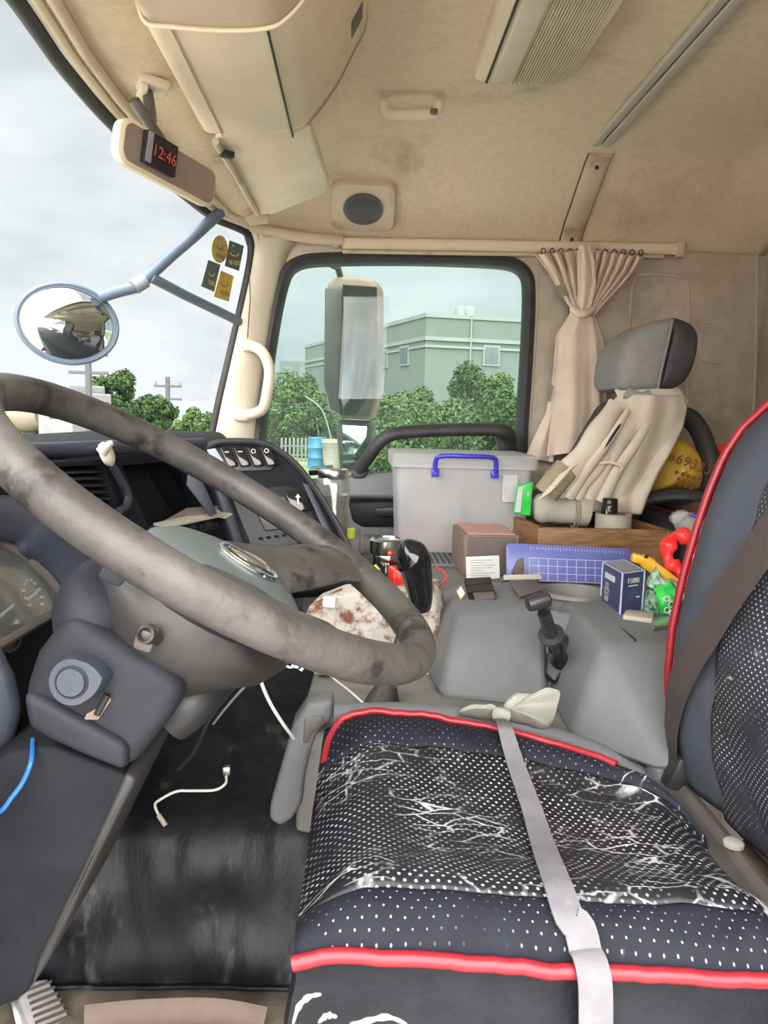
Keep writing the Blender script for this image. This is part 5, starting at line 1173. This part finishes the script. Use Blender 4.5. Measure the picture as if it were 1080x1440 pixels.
def foldt(nm, px, r, m='jacket', fl_=.6): return B().tube(smoothpath([P(*q) for q in px], 6), r, 14, flat=fl_).obj(nm, m, jk)
foldt('sleeve', [(866, 572, 1.90), (848, 600, 1.88), (826, 634, 1.87), (804, 662, 1.865), (788, 682, 1.87)], lambda t: .030+.014*t-.008*math.sin(t*14)*.4)
foldt('lapel', [(884, 576, 1.875), (874, 592, 1.86), (856, 620, 1.855), (834, 650, 1.855), (814, 678, 1.86), (800, 700, 1.87)], lambda t: .010+.008*t)
foldt('lapel_shade', [(880, 584, 1.862), (866, 606, 1.848), (850, 630, 1.848)], .004, 'dash_dark')  # dark strip put in for the shade between sleeve and lapel
foldt('fold', [(862, 634, 1.90), (844, 658, 1.88), (824, 680, 1.875), (812, 702, 1.88)], lambda t: .014)
foldt('fold', [(920, 580, 1.91), (896, 620, 1.89), (868, 662, 1.885), (846, 706, 1.89)], lambda t: .013+.006*t)
foldt('pocket_edge', [(842, 652, 1.868), (858, 650, 1.86), (874, 656, 1.86), (872, 664, 1.865)], .004)
cf = foldt('cuff', [(796, 660, 1.85), (782, 676, 1.845), (768, 694, 1.85)], lambda t: .034, 'jacket_dark', .75)
for i in range(7):
    c_ = P(798-i*4.5, 660+i*5.2, 1.815); B().tube([c_+V(-.022, -.004, -.018), c_+V(0, -.012, .0), c_+V(.022, -.004, .018)], .0032, 6).obj('cuff_rib', 'jacket', cf)
# bunk
bk = thing('bunk', 'brown wooden bunk board behind the passenger seat', 'bunk', (1.05, 1.4, .2))
bz = P(960, 700, 2.05).z
boxo('bunk_board', 'bunk_brown', (1.10, 1.34, bz-.02), (.39, 2.14, .04), None, bk, .006)
boxo('bunk_front', 'bunk_brown', (.91, 1.90, bz/2-.01), (.03, 1.02, bz-.06), None, bk, .005)
yb_ = thing('yellow_sack', 'yellow printed sack marked 2669333 lying on the bunk', 'sack', P(955, 690, 2.1))
ypx = [(905, 700), (906, 672), (915, 640), (930, 620), (948, 612), (968, 618), (984, 636), (992, 660), (994, 680), (988, 694), (960, 690), (930, 690)]
bag('sack_body', 'yellow_vinyl', ypx, 2.12, .16, yb_, 1.0, .25, 2)
text('sack_number', '2669333', .040, 'ink_maroon', yb_, frame(P(966, 650, 2.02), (.93, .03, -.30), (.25, -.22, .9)), spacing=1.1)
for r_ in range(3):
    for i in range(5-r_): B().box(P(952+i*8+r_*2, 664+r_*9+i*2.5, 2.022), (.008, .002, .008), (0, 45, 0)).obj('sack_mark', 'ink_maroon', yb_)
tag(B().tube(smoothpath([P(890, 705, 2.0), P(930, 698, 2.0), P(965, 697, 1.99), P(1000, 702, 2.0)], 5), .018, 10, flat=1.6).obj('folded_cloth', 'head_black'), 'dark folded cloth under the yellow sack', 'cloth')
tag(B().tube(smoothpath([P(958, 584, 2.15), P(974, 592, 2.13), P(988, 615, 2.10), P(997, 645, 2.07), P(1000, 675, 2.05), P(997, 700, 2.03)], 6), .028, 14, flat=.7).obj('black_hoop', 'black_rubber'), 'thick black rubber hoop arching behind the yellow sack', 'hoop')
tag(bag('red_cloth', 'red_film', [(1000, 626), (1016, 620), (1034, 634), (1030, 660), (1008, 662)], 2.2, .06, None, 2.0), 'dark red cloth bundle behind the black hoop', 'cloth')
# ================================================================== CURTAIN
ct = thing('curtain', 'dusty pink-beige curtain tied in a knot beside the window', 'curtain', P(800, 640, 2.36))
def drape(nm, rows_, Y, amp, nple, seed, nu=40, nv=60, m='curtain'):
    def fn(u, v):
        t = u*(len(rows_)-1); i = min(int(t), len(rows_)-2); f = t-i; f = f*f*(3-2*f)*.5+f*.5
        yl, xl, yr, xr = [lerp(rows_[i][k], rows_[i+1][k], f) for k in range(4)]
        w = math.sin(v*nple*2*math.pi+seed+.8*noise.noise(V(v*4, u*2, seed)))
        a_ = amp*(abs(xr-xl)/80)*(.5+.5*abs(noise.noise(V(v*3, u*3, seed+5)))*2)
        return P(lerp(xl, xr, v), lerp(yl, yr, v), Y+a_*w-.012*math.sin(math.pi*v))
    return B().grid(fn, nu, nv).obj(nm, m, ct, solid=.003)
drape('gathered_top', [(358, 752, 350, 838), (378, 768, 372, 834), (402, 782, 396, 828), (425, 796, 424, 826), (440, 806, 442, 824)], 2.375, .030, 5, .4)
drape('gathered_top', [(352, 836, 362, 906), (376, 832, 380, 896), (404, 828, 406, 872), (426, 824, 430, 848), (442, 818, 446, 834)], 2.38, .030, 6, 2.1)
drape('knot_flap', [(344, 814, 344, 828), (365, 812, 368, 836), (395, 812, 400, 838), (425, 812, 428, 832), (440, 812, 440, 824)], 2.345, .03, 1.5, 1.0, 24, 24)
drape('hanging_panel', [(432, 806, 436, 828), (450, 796, 456, 834), (470, 782, 480, 838), (520, 778, 520, 842), (580, 776, 580, 844), (628, 770, 618, 838), (642, 768, 632, 834)], 2.345, .012, 1.6, .2, 50, 50)
drape('hanging_fold', [(440, 824, 440, 834), (480, 832, 480, 848), (540, 838, 540, 852), (590, 836, 590, 852), (630, 822, 625, 845)], 2.385, .02, 1.2, 1.7)
drape('hanging_fold', [(470, 784, 475, 800), (540, 776, 540, 792), (580, 768, 590, 785), (620, 748, 630, 780), (644, 738, 650, 778)], 2.40, .02, 1.4, .9)
B().tube(smoothpath([P(806, 434, 2.35), P(814, 441, 2.325), P(824, 441, 2.325), P(832, 436, 2.35)], 5), .013, 12).obj('knot', 'curtain', ct)
boxo('curtain_tag', 'jacket_dark', P(791, 408, 2.33), (.028, .004, .036), (0, -25, 0), ct, .001)
boxo('curtain_tag', 'jacket_dark', P(774, 553, 2.335), (.010, .004, .05), (0, 8, 0), ct, .001)
for i in range(12):
    c_ = P(764+i*12.5, 353+i*.2, 2.40); B().tube([c_+V(.007*math.cos(a), 0, .009*math.sin(a)) for a in [k*.785 for k in range(8)]], .0016, 6, closed=True).obj('curtain_hook', 'dash_dark', ct)
# ================================================================== STICKERS ON THE WINDSCREEN
def sticker(nm, label, px, m, mark):
    c_ = sum((P(x, y, 2.30) for x, y in px), Vector())/len(px)
    # find the glass: march along the ray to the windscreen sheet
    def onglass(x, y):
        best = None
        for k in range(200):
            Y = 1.9+k*.0025; p = P(x, y, Y); u = (Y-.22)/2.17; v = (1.515-p.z)/.655
            d = abs(p.x-ws(u, max(0, min(1, v))).x)
            if best is None or d < best[0]: best = (d, p)
        return best[1]
    pts = [onglass(x, y) for x, y in px]; n = len(pts)
    nn = (pts[n//3]-pts[0]).cross(pts[2*n//3]-pts[0]).normalized()
    if nn.x < 0: nn = -nn
    t = thing(nm, label, 'sticker', sum(pts, Vector())/n, 'inspection stickers on the windscreen')
    B().prism([p+nn*.004 for p in pts], nn*.0012).obj('sticker_face', m, t)
    cc_ = sum(pts, Vector())/n+nn*.0062
    xd = P(px[0][0]+10, px[0][1], 2.2)-P(px[0][0], px[0][1], 2.2)
    upd = V(0, .18, 1)
    M_ = frame(cc_, (.0+nn.y*-1, nn.x, 0), upd)
    M_ = M_ @ Matrix.Scale(-1, 4, (1, 0, 0))
    ink = 'sticker_gold' if m == 'sticker_green' else 'sticker_green'
    text('sticker_year', mark, .020, ink, t, M_ @ Matrix.Translation((0, -.022, 0)))
    B().tube([M_ @ V(.014*math.cos(a), .008+.009*math.sin(a), 0) for a in [k*.5236 for k in range(12)]], .0016, 6, closed=True).obj('sticker_seal', ink, t)
    B().box(M_ @ V(0, .028, 0), (.002, .028, .004), None).obj('sticker_line', ink, t)
el = [(307+11.5*math.cos(a), 350+19.5*math.sin(a)) for a in [k*math.pi/12 for k in range(24)]]
sticker('inspection_sticker', 'oval gold sticker at the top of the windscreen corner', el, 'sticker_gold', '2019')
sticker('inspection_sticker', 'dark green sticker right of the oval gold one on the windscreen', [(322, 338), (342, 346), (335, 381), (315, 374)], 'sticker_green', '2018')
sticker('inspection_sticker', 'dark green sticker lower left in the windscreen corner', [(291, 365), (308, 372), (299, 410), (281, 402)], 'sticker_green', '2017')
sticker('inspection_sticker', 'yellow sticker at the bottom of the windscreen group', [(309, 380), (327, 388), (320, 424), (299, 417)], 'sticker_yellow', '2020')
# ================================================================== OUTSIDE MIRRORS
cm = thing('front_mirror', 'oval convex mirror on bent blue-grey arms outside the windscreen', 'mirror', P(95, 510, 2.02))
mc_ = P(95, 456, 2.02); mn = (CAM+V(.25, .7, .2)-mc_).normalized()
MF = frame(mc_, mn.cross(V(0, 0, 1))*-1, V(0, 0, 1))
if (MF.to_3x3() @ V(0, 0, 1)).dot(mn) < 0: MF = frame(mc_, mn.cross(V(0, 0, 1)), V(0, 0, 1))
SX = .126; SY = .100
B().lathe([(.001, -.075), (.35, -.07), (.75, -.05), (.97, -.018), (1.03, .0), (1.03, .010), (.97, .012)], MF, 48, sx=SX, sy=SY).obj('mirror_shell', 'mirror_back', cm)
B().lathe([(.965, .008), (.8, .024), (.6, .036), (.4, .044), (.2, .049), (.002, .050)], MF, 48, sx=SX, sy=SY).obj('mirror_lens', 'mirror_glass', cm)
B().tube([MF @ V(SX*1.0*math.cos(a), SY*1.0*math.sin(a), .010) for a in [k*math.pi/24 for k in range(48)]], .006, 8, closed=True).obj('mirror_rim', 'arm_blue', cm)
B().tube(smoothpath([P(140, 418, 2.05), P(165, 410, 2.06), P(192, 403, 2.08), P(205, 392, 2.09), P(240, 360, 2.12), P(275, 330, 2.16), P(310, 298, 2.22)], 5), .016, 12).obj('upper_arm', 'arm_blue', cm)
B().tube([P(212, 390, 2.09), P(260, 415, 2.2), P(330, 449, 2.36), P(350, 460, 2.44)], .014, 12).obj('lower_arm', 'arm_blue', cm)
B().tube([P(188, 404, 2.075), P(204, 394, 2.09)], .020, 12).obj('arm_joint', 'mirror_back', cm)
# door mirror
dm = thing('door_mirror', 'tall tan and black door mirror outside the passenger window', 'mirror', P(495, 600, 2.78))
o1 = [(460, 398), (472, 388), (500, 387), (526, 392), (534, 402), (534, 470), (530, 560), (522, 590), (480, 588), (462, 575), (454, 540), (455, 470)]
c_ = V(0, 0, 0)
B().prism([P(x, y, 2.80) for x, y in o1], V(.02, .10, 0)).obj('mirror_case', 'mirror_shell_tan', dm, bevel=.02, seg=3)
B().prism([P(x, y, 2.785) for x, y in [(457, 404), (482, 402), (484, 420), (482, 470), (478, 560), (482, 586), (464, 575), (455, 540)]], V(0, .05, 0)).obj('case_edge', 'mirror_shell', dm, bevel=.008)
mox = P(505, 480, 2.79).x
B().prism([(lambda p: V(p.x, 2.778+.18*(p.x-mox), p.z))(P(x, y, 2.778)) for x, y in [(482, 400), (530, 402), (531, 470), (527, 558), (518, 584), (484, 584), (480, 560), (485, 470)]], V(0, .006, 0)).obj('mirror_lens', 'mirror_glass', dm)
B().tube(smoothpath([V(-.36, 2.50, 1.47), V(-.22, 2.66, 1.50), P(470, 374, 2.78), P(476, 380, 2.80), P(480, 396, 2.84)], 4), .012, 8).obj('mirror_arm', 'mirror_shell', dm)
B().prism([P(x, y, 2.82) for x, y in [(470, 590), (524, 592), (520, 660), (476, 668)]], V(.02, .08, 0)).obj('wide_case', 'mirror_shell', dm, bevel=.02)
B().prism([P(x, y, 2.81) for x, y in [(482, 598), (516, 600), (512, 655), (482, 660)]], V(0, .006, 0)).obj('wide_lens', 'mirror_glass', dm)
# ================================================================== YARD OUTSIDE
GZ = -1.45
gd = struct(B().prism([V(-260, -120, GZ), V(260, -120, GZ), V(260, 320, GZ), V(-260, 320, GZ)], V(0, 0, -.2)).obj('ground', 'asphalt'), 'pale yard ground outside')
gs = B().prism([V(-6, 6.5, GZ), V(40, 6.5, GZ), V(200, 300, GZ), V(-220, 300, GZ), V(-220, 60, GZ), V(-14, 24, GZ)], V(0, 0, .03)).obj('grass_field', 'grass'); struct(gs, 'rough grass beyond the truck')
# distant hills
def hillf(u, v):
    a = lerp(-170, 120, u); h = 8*math.exp(-((u-.42)/.10)**2)+5*math.exp(-((u-.25)/.12)**2)+4*math.exp(-((u-.62)/.2)**2)+3*noise.noise(V(u*9, 1, 2))
    return V(a, 250+70*v, GZ-1+max(0, h)*math.sin(math.pi*min(1, v)))
hl = struct(B().grid(hillf, 60, 10).obj('hills', 'hill'), 'hazy hills on the horizon')
# trees
random.seed(11)
def tree(name, label, px, py_base, Y, w_px, top_py, mats, n=2600, leaf=.16, blobs=16, group='trees and bushes outside'):
    base = P(px, py_base, Y); base.z = GZ
    ztop = P(px, top_py, Y).z; zlow = GZ+.15 if 'bush' in name else GZ+.9; w = w_px/F*Y
    t = thing(name, label, 'tree', base, group)
    pts = [base+V(0, 0, 0), base+V(.05*w, 0, (ztop-GZ)*.4), base+V(-.03*w, 0, (ztop-GZ)*.8)]
    B().tube(pts, [max(.05, .035*w), max(.04, .028*w), .02], 8).obj('trunk', 'bark', t)
    cent = []
    for k in range(blobs):
        f = random.random(); zz = lerp(zlow, ztop, f**.9)
        rr_ = w*.5*math.sqrt(max(.08, 1-(abs(f-.40)/.66)**2)); a = random.random()*6.283; q = random.random()**.5
        cent.append((V(base.x+rr_*q*math.cos(a)*.85, base.y+min(rr_, 1.6)*q*math.sin(a)*.85, zz-.05*w), min(w*random.uniform(.13, .22), (ztop-GZ)*.22)))
    for mi, m in enumerate(mats):
        bb_ = B()
        for _ in range(int(n*2.6)//len(mats)):
            c_, r_ = random.choice(cent)
            d_ = Vector((random.gauss(0, 1), random.gauss(0, 1), random.gauss(0, 1))).normalized()
            p = c_+d_*r_*random.uniform(.6, 1.05); nn = (d_+V(random.uniform(-.7, .7), random.uniform(-.7, .7), random.uniform(-.2, .9))).normalized()
            x = nn.orthogonal().normalized(); y = nn.cross(x); s_ = leaf*.55*random.uniform(.6, 1.3); a = random.random()*6.28
            x, y = x*math.cos(a)+y*math.sin(a), y*math.cos(a)-x*math.sin(a)
            bb_.add([p-x*s_, p-y*s_*.5, p+x*s_, p+y*s_*.5], [(0, 1, 2, 3)])
        o = bb_.obj('foliage', m, t, smooth=False, keepn=True); o['kind'] = 'stuff'
LD, LMi, LL = 'leaf_dark', 'leaf_mid', 'leaf_light'
tree('broad_tree', 'broad green tree seen above the steering wheel rim', 162, 610, 34, 80, 530, [LD, LMi], 2600, .20, 18)
tree('broad_tree', 'lower green tree behind the utility pole', 215, 612, 40, 70, 558, [LD, LMi], 2200, .22, 16)
tree('round_bush', 'pale bush right of the pole in the windscreen', 270, 622, 30, 70, 578, [LMi, LL], 2000, .17, 14)
tree('round_bush', 'bush between the broad tree and the utility pole', 196, 612, 44, 60, 566, [LD, LMi], 2200, .2, 16)
tree('round_bush', 'small far bush beside the A pillar', 292, 620, 36, 50, 585, [LMi, LD], 1500, .17, 12)
tree('round_bush', 'wide low hedge bush behind the utility pole', 245, 620, 48, 110, 590, [LMi, LD], 2600, .22, 22)
tree('round_bush', 'bush at the far left of the windscreen bottom', 110, 625, 46, 60, 590, [LMi, LL], 1600, .22, 12)
tree('broad_tree', 'green tree at the left edge of passenger window', 415, 640, 44, 100, 528, [LMi, LL], 3200, .22, 22)
tree('round_bush', 'dark bush behind the door mirror arm', 445, 660, 42, 70, 570, [LD, LMi], 2400, .2, 18)
tree('broad_tree', 'dark green tree in front of the grey building', 655, 585, 30, 90, 518, [LD, LD, LMi], 2800, .15, 18)
tree('round_bush', 'light green bush below the building at the mirror side', 585, 605, 24, 110, 545, [LMi, LL], 2600, .14, 18)
tree('round_bush', 'light green bush at the right end of the window', 705, 600, 22, 90, 535, [LMi, LL], 2400, .13, 16)
tree('round_bush', 'pale low bush between the two light green bushes', 640, 608, 21, 90, 566, [LL, LMi], 2000, .11, 14)
tree('round_bush', 'low bush under the door mirror', 545, 612, 22, 70, 560, [LL, LMi], 1700, .12, 14)
tree('wide_bush', 'long green hedge bush along the foot of the grey building', 610, 640, 19, 250, 572, [LMi, LL, LD], 6000, .11, 44)
tree('wide_bush', 'dense bush filling the right bottom of the window', 705, 640, 18, 130, 556, [LMi, LD], 3500, .11, 26)
tree('wide_bush', 'dense bush filling the left bottom of the window', 425, 660, 46, 190, 566, [LMi, LL], 5500, .22, 40)
# grey building with roof tanks
bd = thing('grey_building', 'two storey grey-green building with a flat roof behind the trees', 'building', P(640, 580, 48))
YB = 46
def wq(x0, x1, y0, y1, Y0): return [P(x0, y0, Y0), P(x1, y0, Y0), P(x1, y1, Y0), P(x0, y1, Y0)]
cA = P(600, 440, YB); cB = P(820, 446, YB+8); 
zt = P(600, 441, YB).z; xl = P(600, 441, YB).x; xr = xl+14; 
plan_ = [V(xl, YB, 0), V(xr, YB+2.5, 0), V(xr-3, YB+16, 0), V(xl-9.0, YB+24, 0)]
B().prism([V(p.x, p.y, GZ) for p in plan_], V(0, 0, zt-GZ)).obj('walls', 'concrete_wall', bd)
def band(z0, z1, d):
    c_ = sum(plan_, Vector())/4; q = [c_+(p-c_)*(1+d) for p in plan_]
    return B().prism([V(p.x, p.y, z0) for p in q], V(0, 0, z1-z0)).obj('wall_band', 'concrete_band', bd)
zb1 = P(600, 474, YB).z
band(zb1-.18, zb1+.05, .014); band(zb1-.6, zb1-.45, .012); band(zt-.2, zt+.05, .01)
e_r = (plan_[1]-plan_[0]).normalized(); e_l = (plan_[3]-plan_[0]).normalized()
def win(t, z0, wd_, ht_, e, org):
    n_ = V(e.y, -e.x, 0); n_ = n_ if n_.y < 0 else -n_
    c_ = org+e*t; a = c_-e*wd_/2; b = c_+e*wd_/2
    w_ = B().prism([V(a.x, a.y, z0), V(b.x, b.y, z0), V(b.x, b.y, z0+ht_), V(a.x, a.y, z0+ht_)], n_*.10).obj('window', 'concrete_band', bd)
    i = .12
    for s_ in (0, 1):
        p = lerp(a+e*i, b-e*i, s_*.52); q = lerp(a+e*i, b-e*i, s_*.52+.48)
        B().prism([V(p.x, p.y, z0+i), V(q.x, q.y, z0+i), V(q.x, q.y, z0+ht_-i), V(p.x, p.y, z0+ht_-i)], n_*.13).obj('pane', 'far_glass', w_)
zw = P(685, 515, YB+1).z
for t in (4.2, 7.0, 9.8, 12.4): win(t, zw, 1.1, 1.25, e_r, plan_[0])
for t in (3, 6.5, 10, 14, 18): win(t, zw, 1.4, 1.25, e_l, plan_[0])
for t in (3, 6.5, 10, 14, 18): win(t, zw-3.2, 1.4, 1.25, e_l, plan_[0])
for t in (5.0, 9.0): win(t, zw-3.2, 1.2, 1.25, e_r, plan_[0])
for k, (x, r_) in enumerate(((648, .38), (661, .42))):
    c_ = P(x, 441, YB+4); B().lathe([(.001, 0), (r_, 0), (r_, .95), (r_*.8, 1.05), (.001, 1.08)], Matrix.Translation(V(c_.x, c_.y, zt)), 20).obj('roof_tank', 'concrete_band', bd)
B().tube([V(plan_[0].x+2.8, YB+.4, GZ), V(plan_[0].x+2.8, YB+.4, zt)], .06, 6).obj('downpipe', 'concrete_band', bd)
# low building left of the mirror
lb_ = thing('far_building', 'small far building at the left of the passenger window', 'building', P(430, 560, 86))
q = P(418, 507, 84); B().box((q.x+1.2, 88, (q.z+GZ)/2), (6.5, 6, q.z-GZ)).obj('walls', 'concrete_wall', lb_)
for k in range(4): B().box((q.x-.9+k*1.5, 84.98, q.z-1.2), (.8, .06, 1.2)).obj('window', 'far_glass', lb_)
# barrel, pot, fence
def barrel(nm, label, px, top, bot, Y, m, grp=None, w=46):
    b_ = P(px, bot, Y); z1 = P(px, top, Y).z; r_ = w/2/F*Y; t = thing(nm, label, 'barrel', b_)
    h_ = z1-b_.z; M_ = Matrix.Translation(V(b_.x, b_.y, b_.z))
    B().lathe([(.001, 0), (r_, 0), (r_*1.03, h_*.02), (r_, h_*.05), (r_, h_*.32), (r_*1.04, h_*.34), (r_, h_*.36), (r_, h_*.64), (r_*1.04, h_*.66), (r_, h_*.68), (r_, h_*.96), (r_*1.03, h_*.98), (r_, h_), (.001, h_)], M_, 24).obj('drum', m, t)
    B().lathe([(r_*.2, 0), (r_*.2, .02), (.001, .02)], Matrix.Translation(V(b_.x+r_*.5, b_.y, z1)), 12).obj('bung', 'dash_dark', t)
    return t
def toground(px, Y): return P(px, 700, Y)
yb2 = 7.6
def gpx(px, Y):
    # pixel row of the ground at depth Y
    p = P(px, 700, Y); return p
def ground_barrel(nm, label, px, Y, w, h, m):
    x = P(px, 640, Y).x; t = thing(nm, label, 'barrel', V(x, Y, GZ)); r_ = w/2; M_ = Matrix.Translation(V(x, Y, GZ))
    B().lathe([(.001, .03), (r_, .03), (r_*1.03, .06), (r_, .09), (r_, h*.32), (r_*1.05, h*.34), (r_, h*.36), (r_, h*.64), (r_*1.05, h*.66), (r_, h*.68), (r_, h*.95), (r_*1.03, h*.98), (r_, h), (.001, h)], M_, 24).obj('drum', m, t)
    B().lathe([(.05, 0), (.05, .03), (.001, .03)], Matrix.Translation(V(x+r_*.5, Y, GZ+h)), 12).obj('bung', 'dash_dark', t)
ground_barrel('oil_drum', 'blue drum standing in the grass outside the window', 446, 34, .85, 1.4, 'barrel_blue')
pt = thing('stone_planter', 'brown stone planter beside the blue drum', 'planter', V(P(466, 640, 33).x, 33, GZ))
B().lathe([(.001, .03), (.30, .03), (.36, .5), (.42, 1.15), (.47, 1.2), (.47, 1.35), (.40, 1.35), (.36, 1.2), (.001, 1.2)], Matrix.Translation(V(P(466, 640, 33).x, 33, GZ)), 24).obj('planter_body', 'pot_stone', pt)
B().tube(smoothpath([V(P(466, 640, 33).x, 33, GZ+1.3), V(P(452, 640, 33).x, 33, GZ+2.6), V(P(428, 640, 33).x, 33, GZ+3.2)], 6), .03, 8).obj('arching_stem', 'concrete_band', pt)
fn_ = thing('picket_fence', 'weathered grey picket fence in the grass', 'fence', V(P(425, 640, 38).x, 38, GZ))
fx = P(396, 640, 38).x
for k in range(14): boxo('picket', 'fence_grey', (fx+k*.2, 38+k*.037, GZ+.62), (.10, .04, 1.2), None, fn_, .005)
for z in (.35, .8): boxo('fence_rail', 'fence_grey', (fx+1.3, 38.27, GZ+z), (2.8, .04, .08), (0, 0, 10.6), fn_, .005)
# utility poles
def upole(label, px, Y, top):
    x = P(px, 560, Y).x; z1 = P(px, top, Y).z; t = thing('utility_pole', label, 'pole', V(x, Y, GZ), 'utility poles')
    B().tube([V(x, Y, GZ), V(x, Y, z1)], .13, 8).obj('pole', 'pole_grey', t)
    for dz in (.5, 1.2): boxo('crossarm', 'pole_grey', (x, Y, z1-dz), (1.5, .12, .12), None, t, .01)
    for dx in (-.65, 0, .65): B().lathe([(.06, 0), (.08, .1), (.04, .25), (.001, .26)], Matrix.Translation(V(x+dx, Y, z1-.44)), 8).obj('insulator', 'concrete_band', t)
upole('utility pole standing among trees right of the convex mirror', 236, 42, 530)
upole('utility pole rising just under the convex mirror', 125, 30, 480)
# parked concrete mixer trucks at the far left
def mixer(label, px, Y, rz):
    x = P(px, 600, Y).x; t = thing('mixer_truck', label, 'truck', V(x, Y, GZ), 'parked mixer trucks'); Rz = Matrix.Rotation(math.radians(rz), 4, 'Z'); T_ = Matrix.Translation(V(x, Y, GZ)) @ Rz
    def pb_(nm, m, c, d, par=t, bev=.08): return B().box(T_ @ V(*c), d, Rz.to_3x3()).obj(nm, m, par, bevel=bev)
    cabo = pb_('cab', 'truck_white', (3.2, 0, 1.9), (1.9, 2.3, 2.3))
    pb_('cab_roof', 'truck_white', (3.1, 0, 3.2), (1.6, 2.1, .35))
    pb_('windscreen', 'far_glass', (4.17, 0, 2.3), (.05, 1.9, .8), cabo, .02)
    for s_ in (-1, 1): pb_('side_window', 'far_glass', (3.4, s_*1.16, 2.3), (.9, .05, .7), cabo, .02)
    pb_('bumper', 'mirror_back', (4.15, 0, .65), (.3, 2.3, .4))
    pb_('chassis', 'tyre', (0, 0, .9), (7.5, .9, .3))
    A = T_ @ V(1.6, 0, 2.2); C2 = T_ @ V(-3.2, 0, 2.9)
    B().tube([lerp(A, C2, k/10) for k in range(11)], lambda u: table([(0, .7), (.15, 1.05), (.4, 1.2), (.6, 1.1), (.85, .7), (1, .45)], u), 20).obj('drum', 'truck_drum', t)
    for xx in (3.2, -1.2, -2.6):
        for s_ in (-1, 1): B().lathe([(.2, -.14), (.5, -.14), (.52, 0), (.5, .14), (.2, .14)], T_ @ Matrix.Translation((xx, s_*1.0, .53)) @ Matrix.Rotation(math.pi/2, 4, 'X'), 20).obj('tyre', 'tyre', t)
mixer('white mixer truck with pale drum parked nearest the steering wheel', 30, 34, -25)
mixer('white mixer truck parked behind the nearest one at far left', 75, 52, -30)
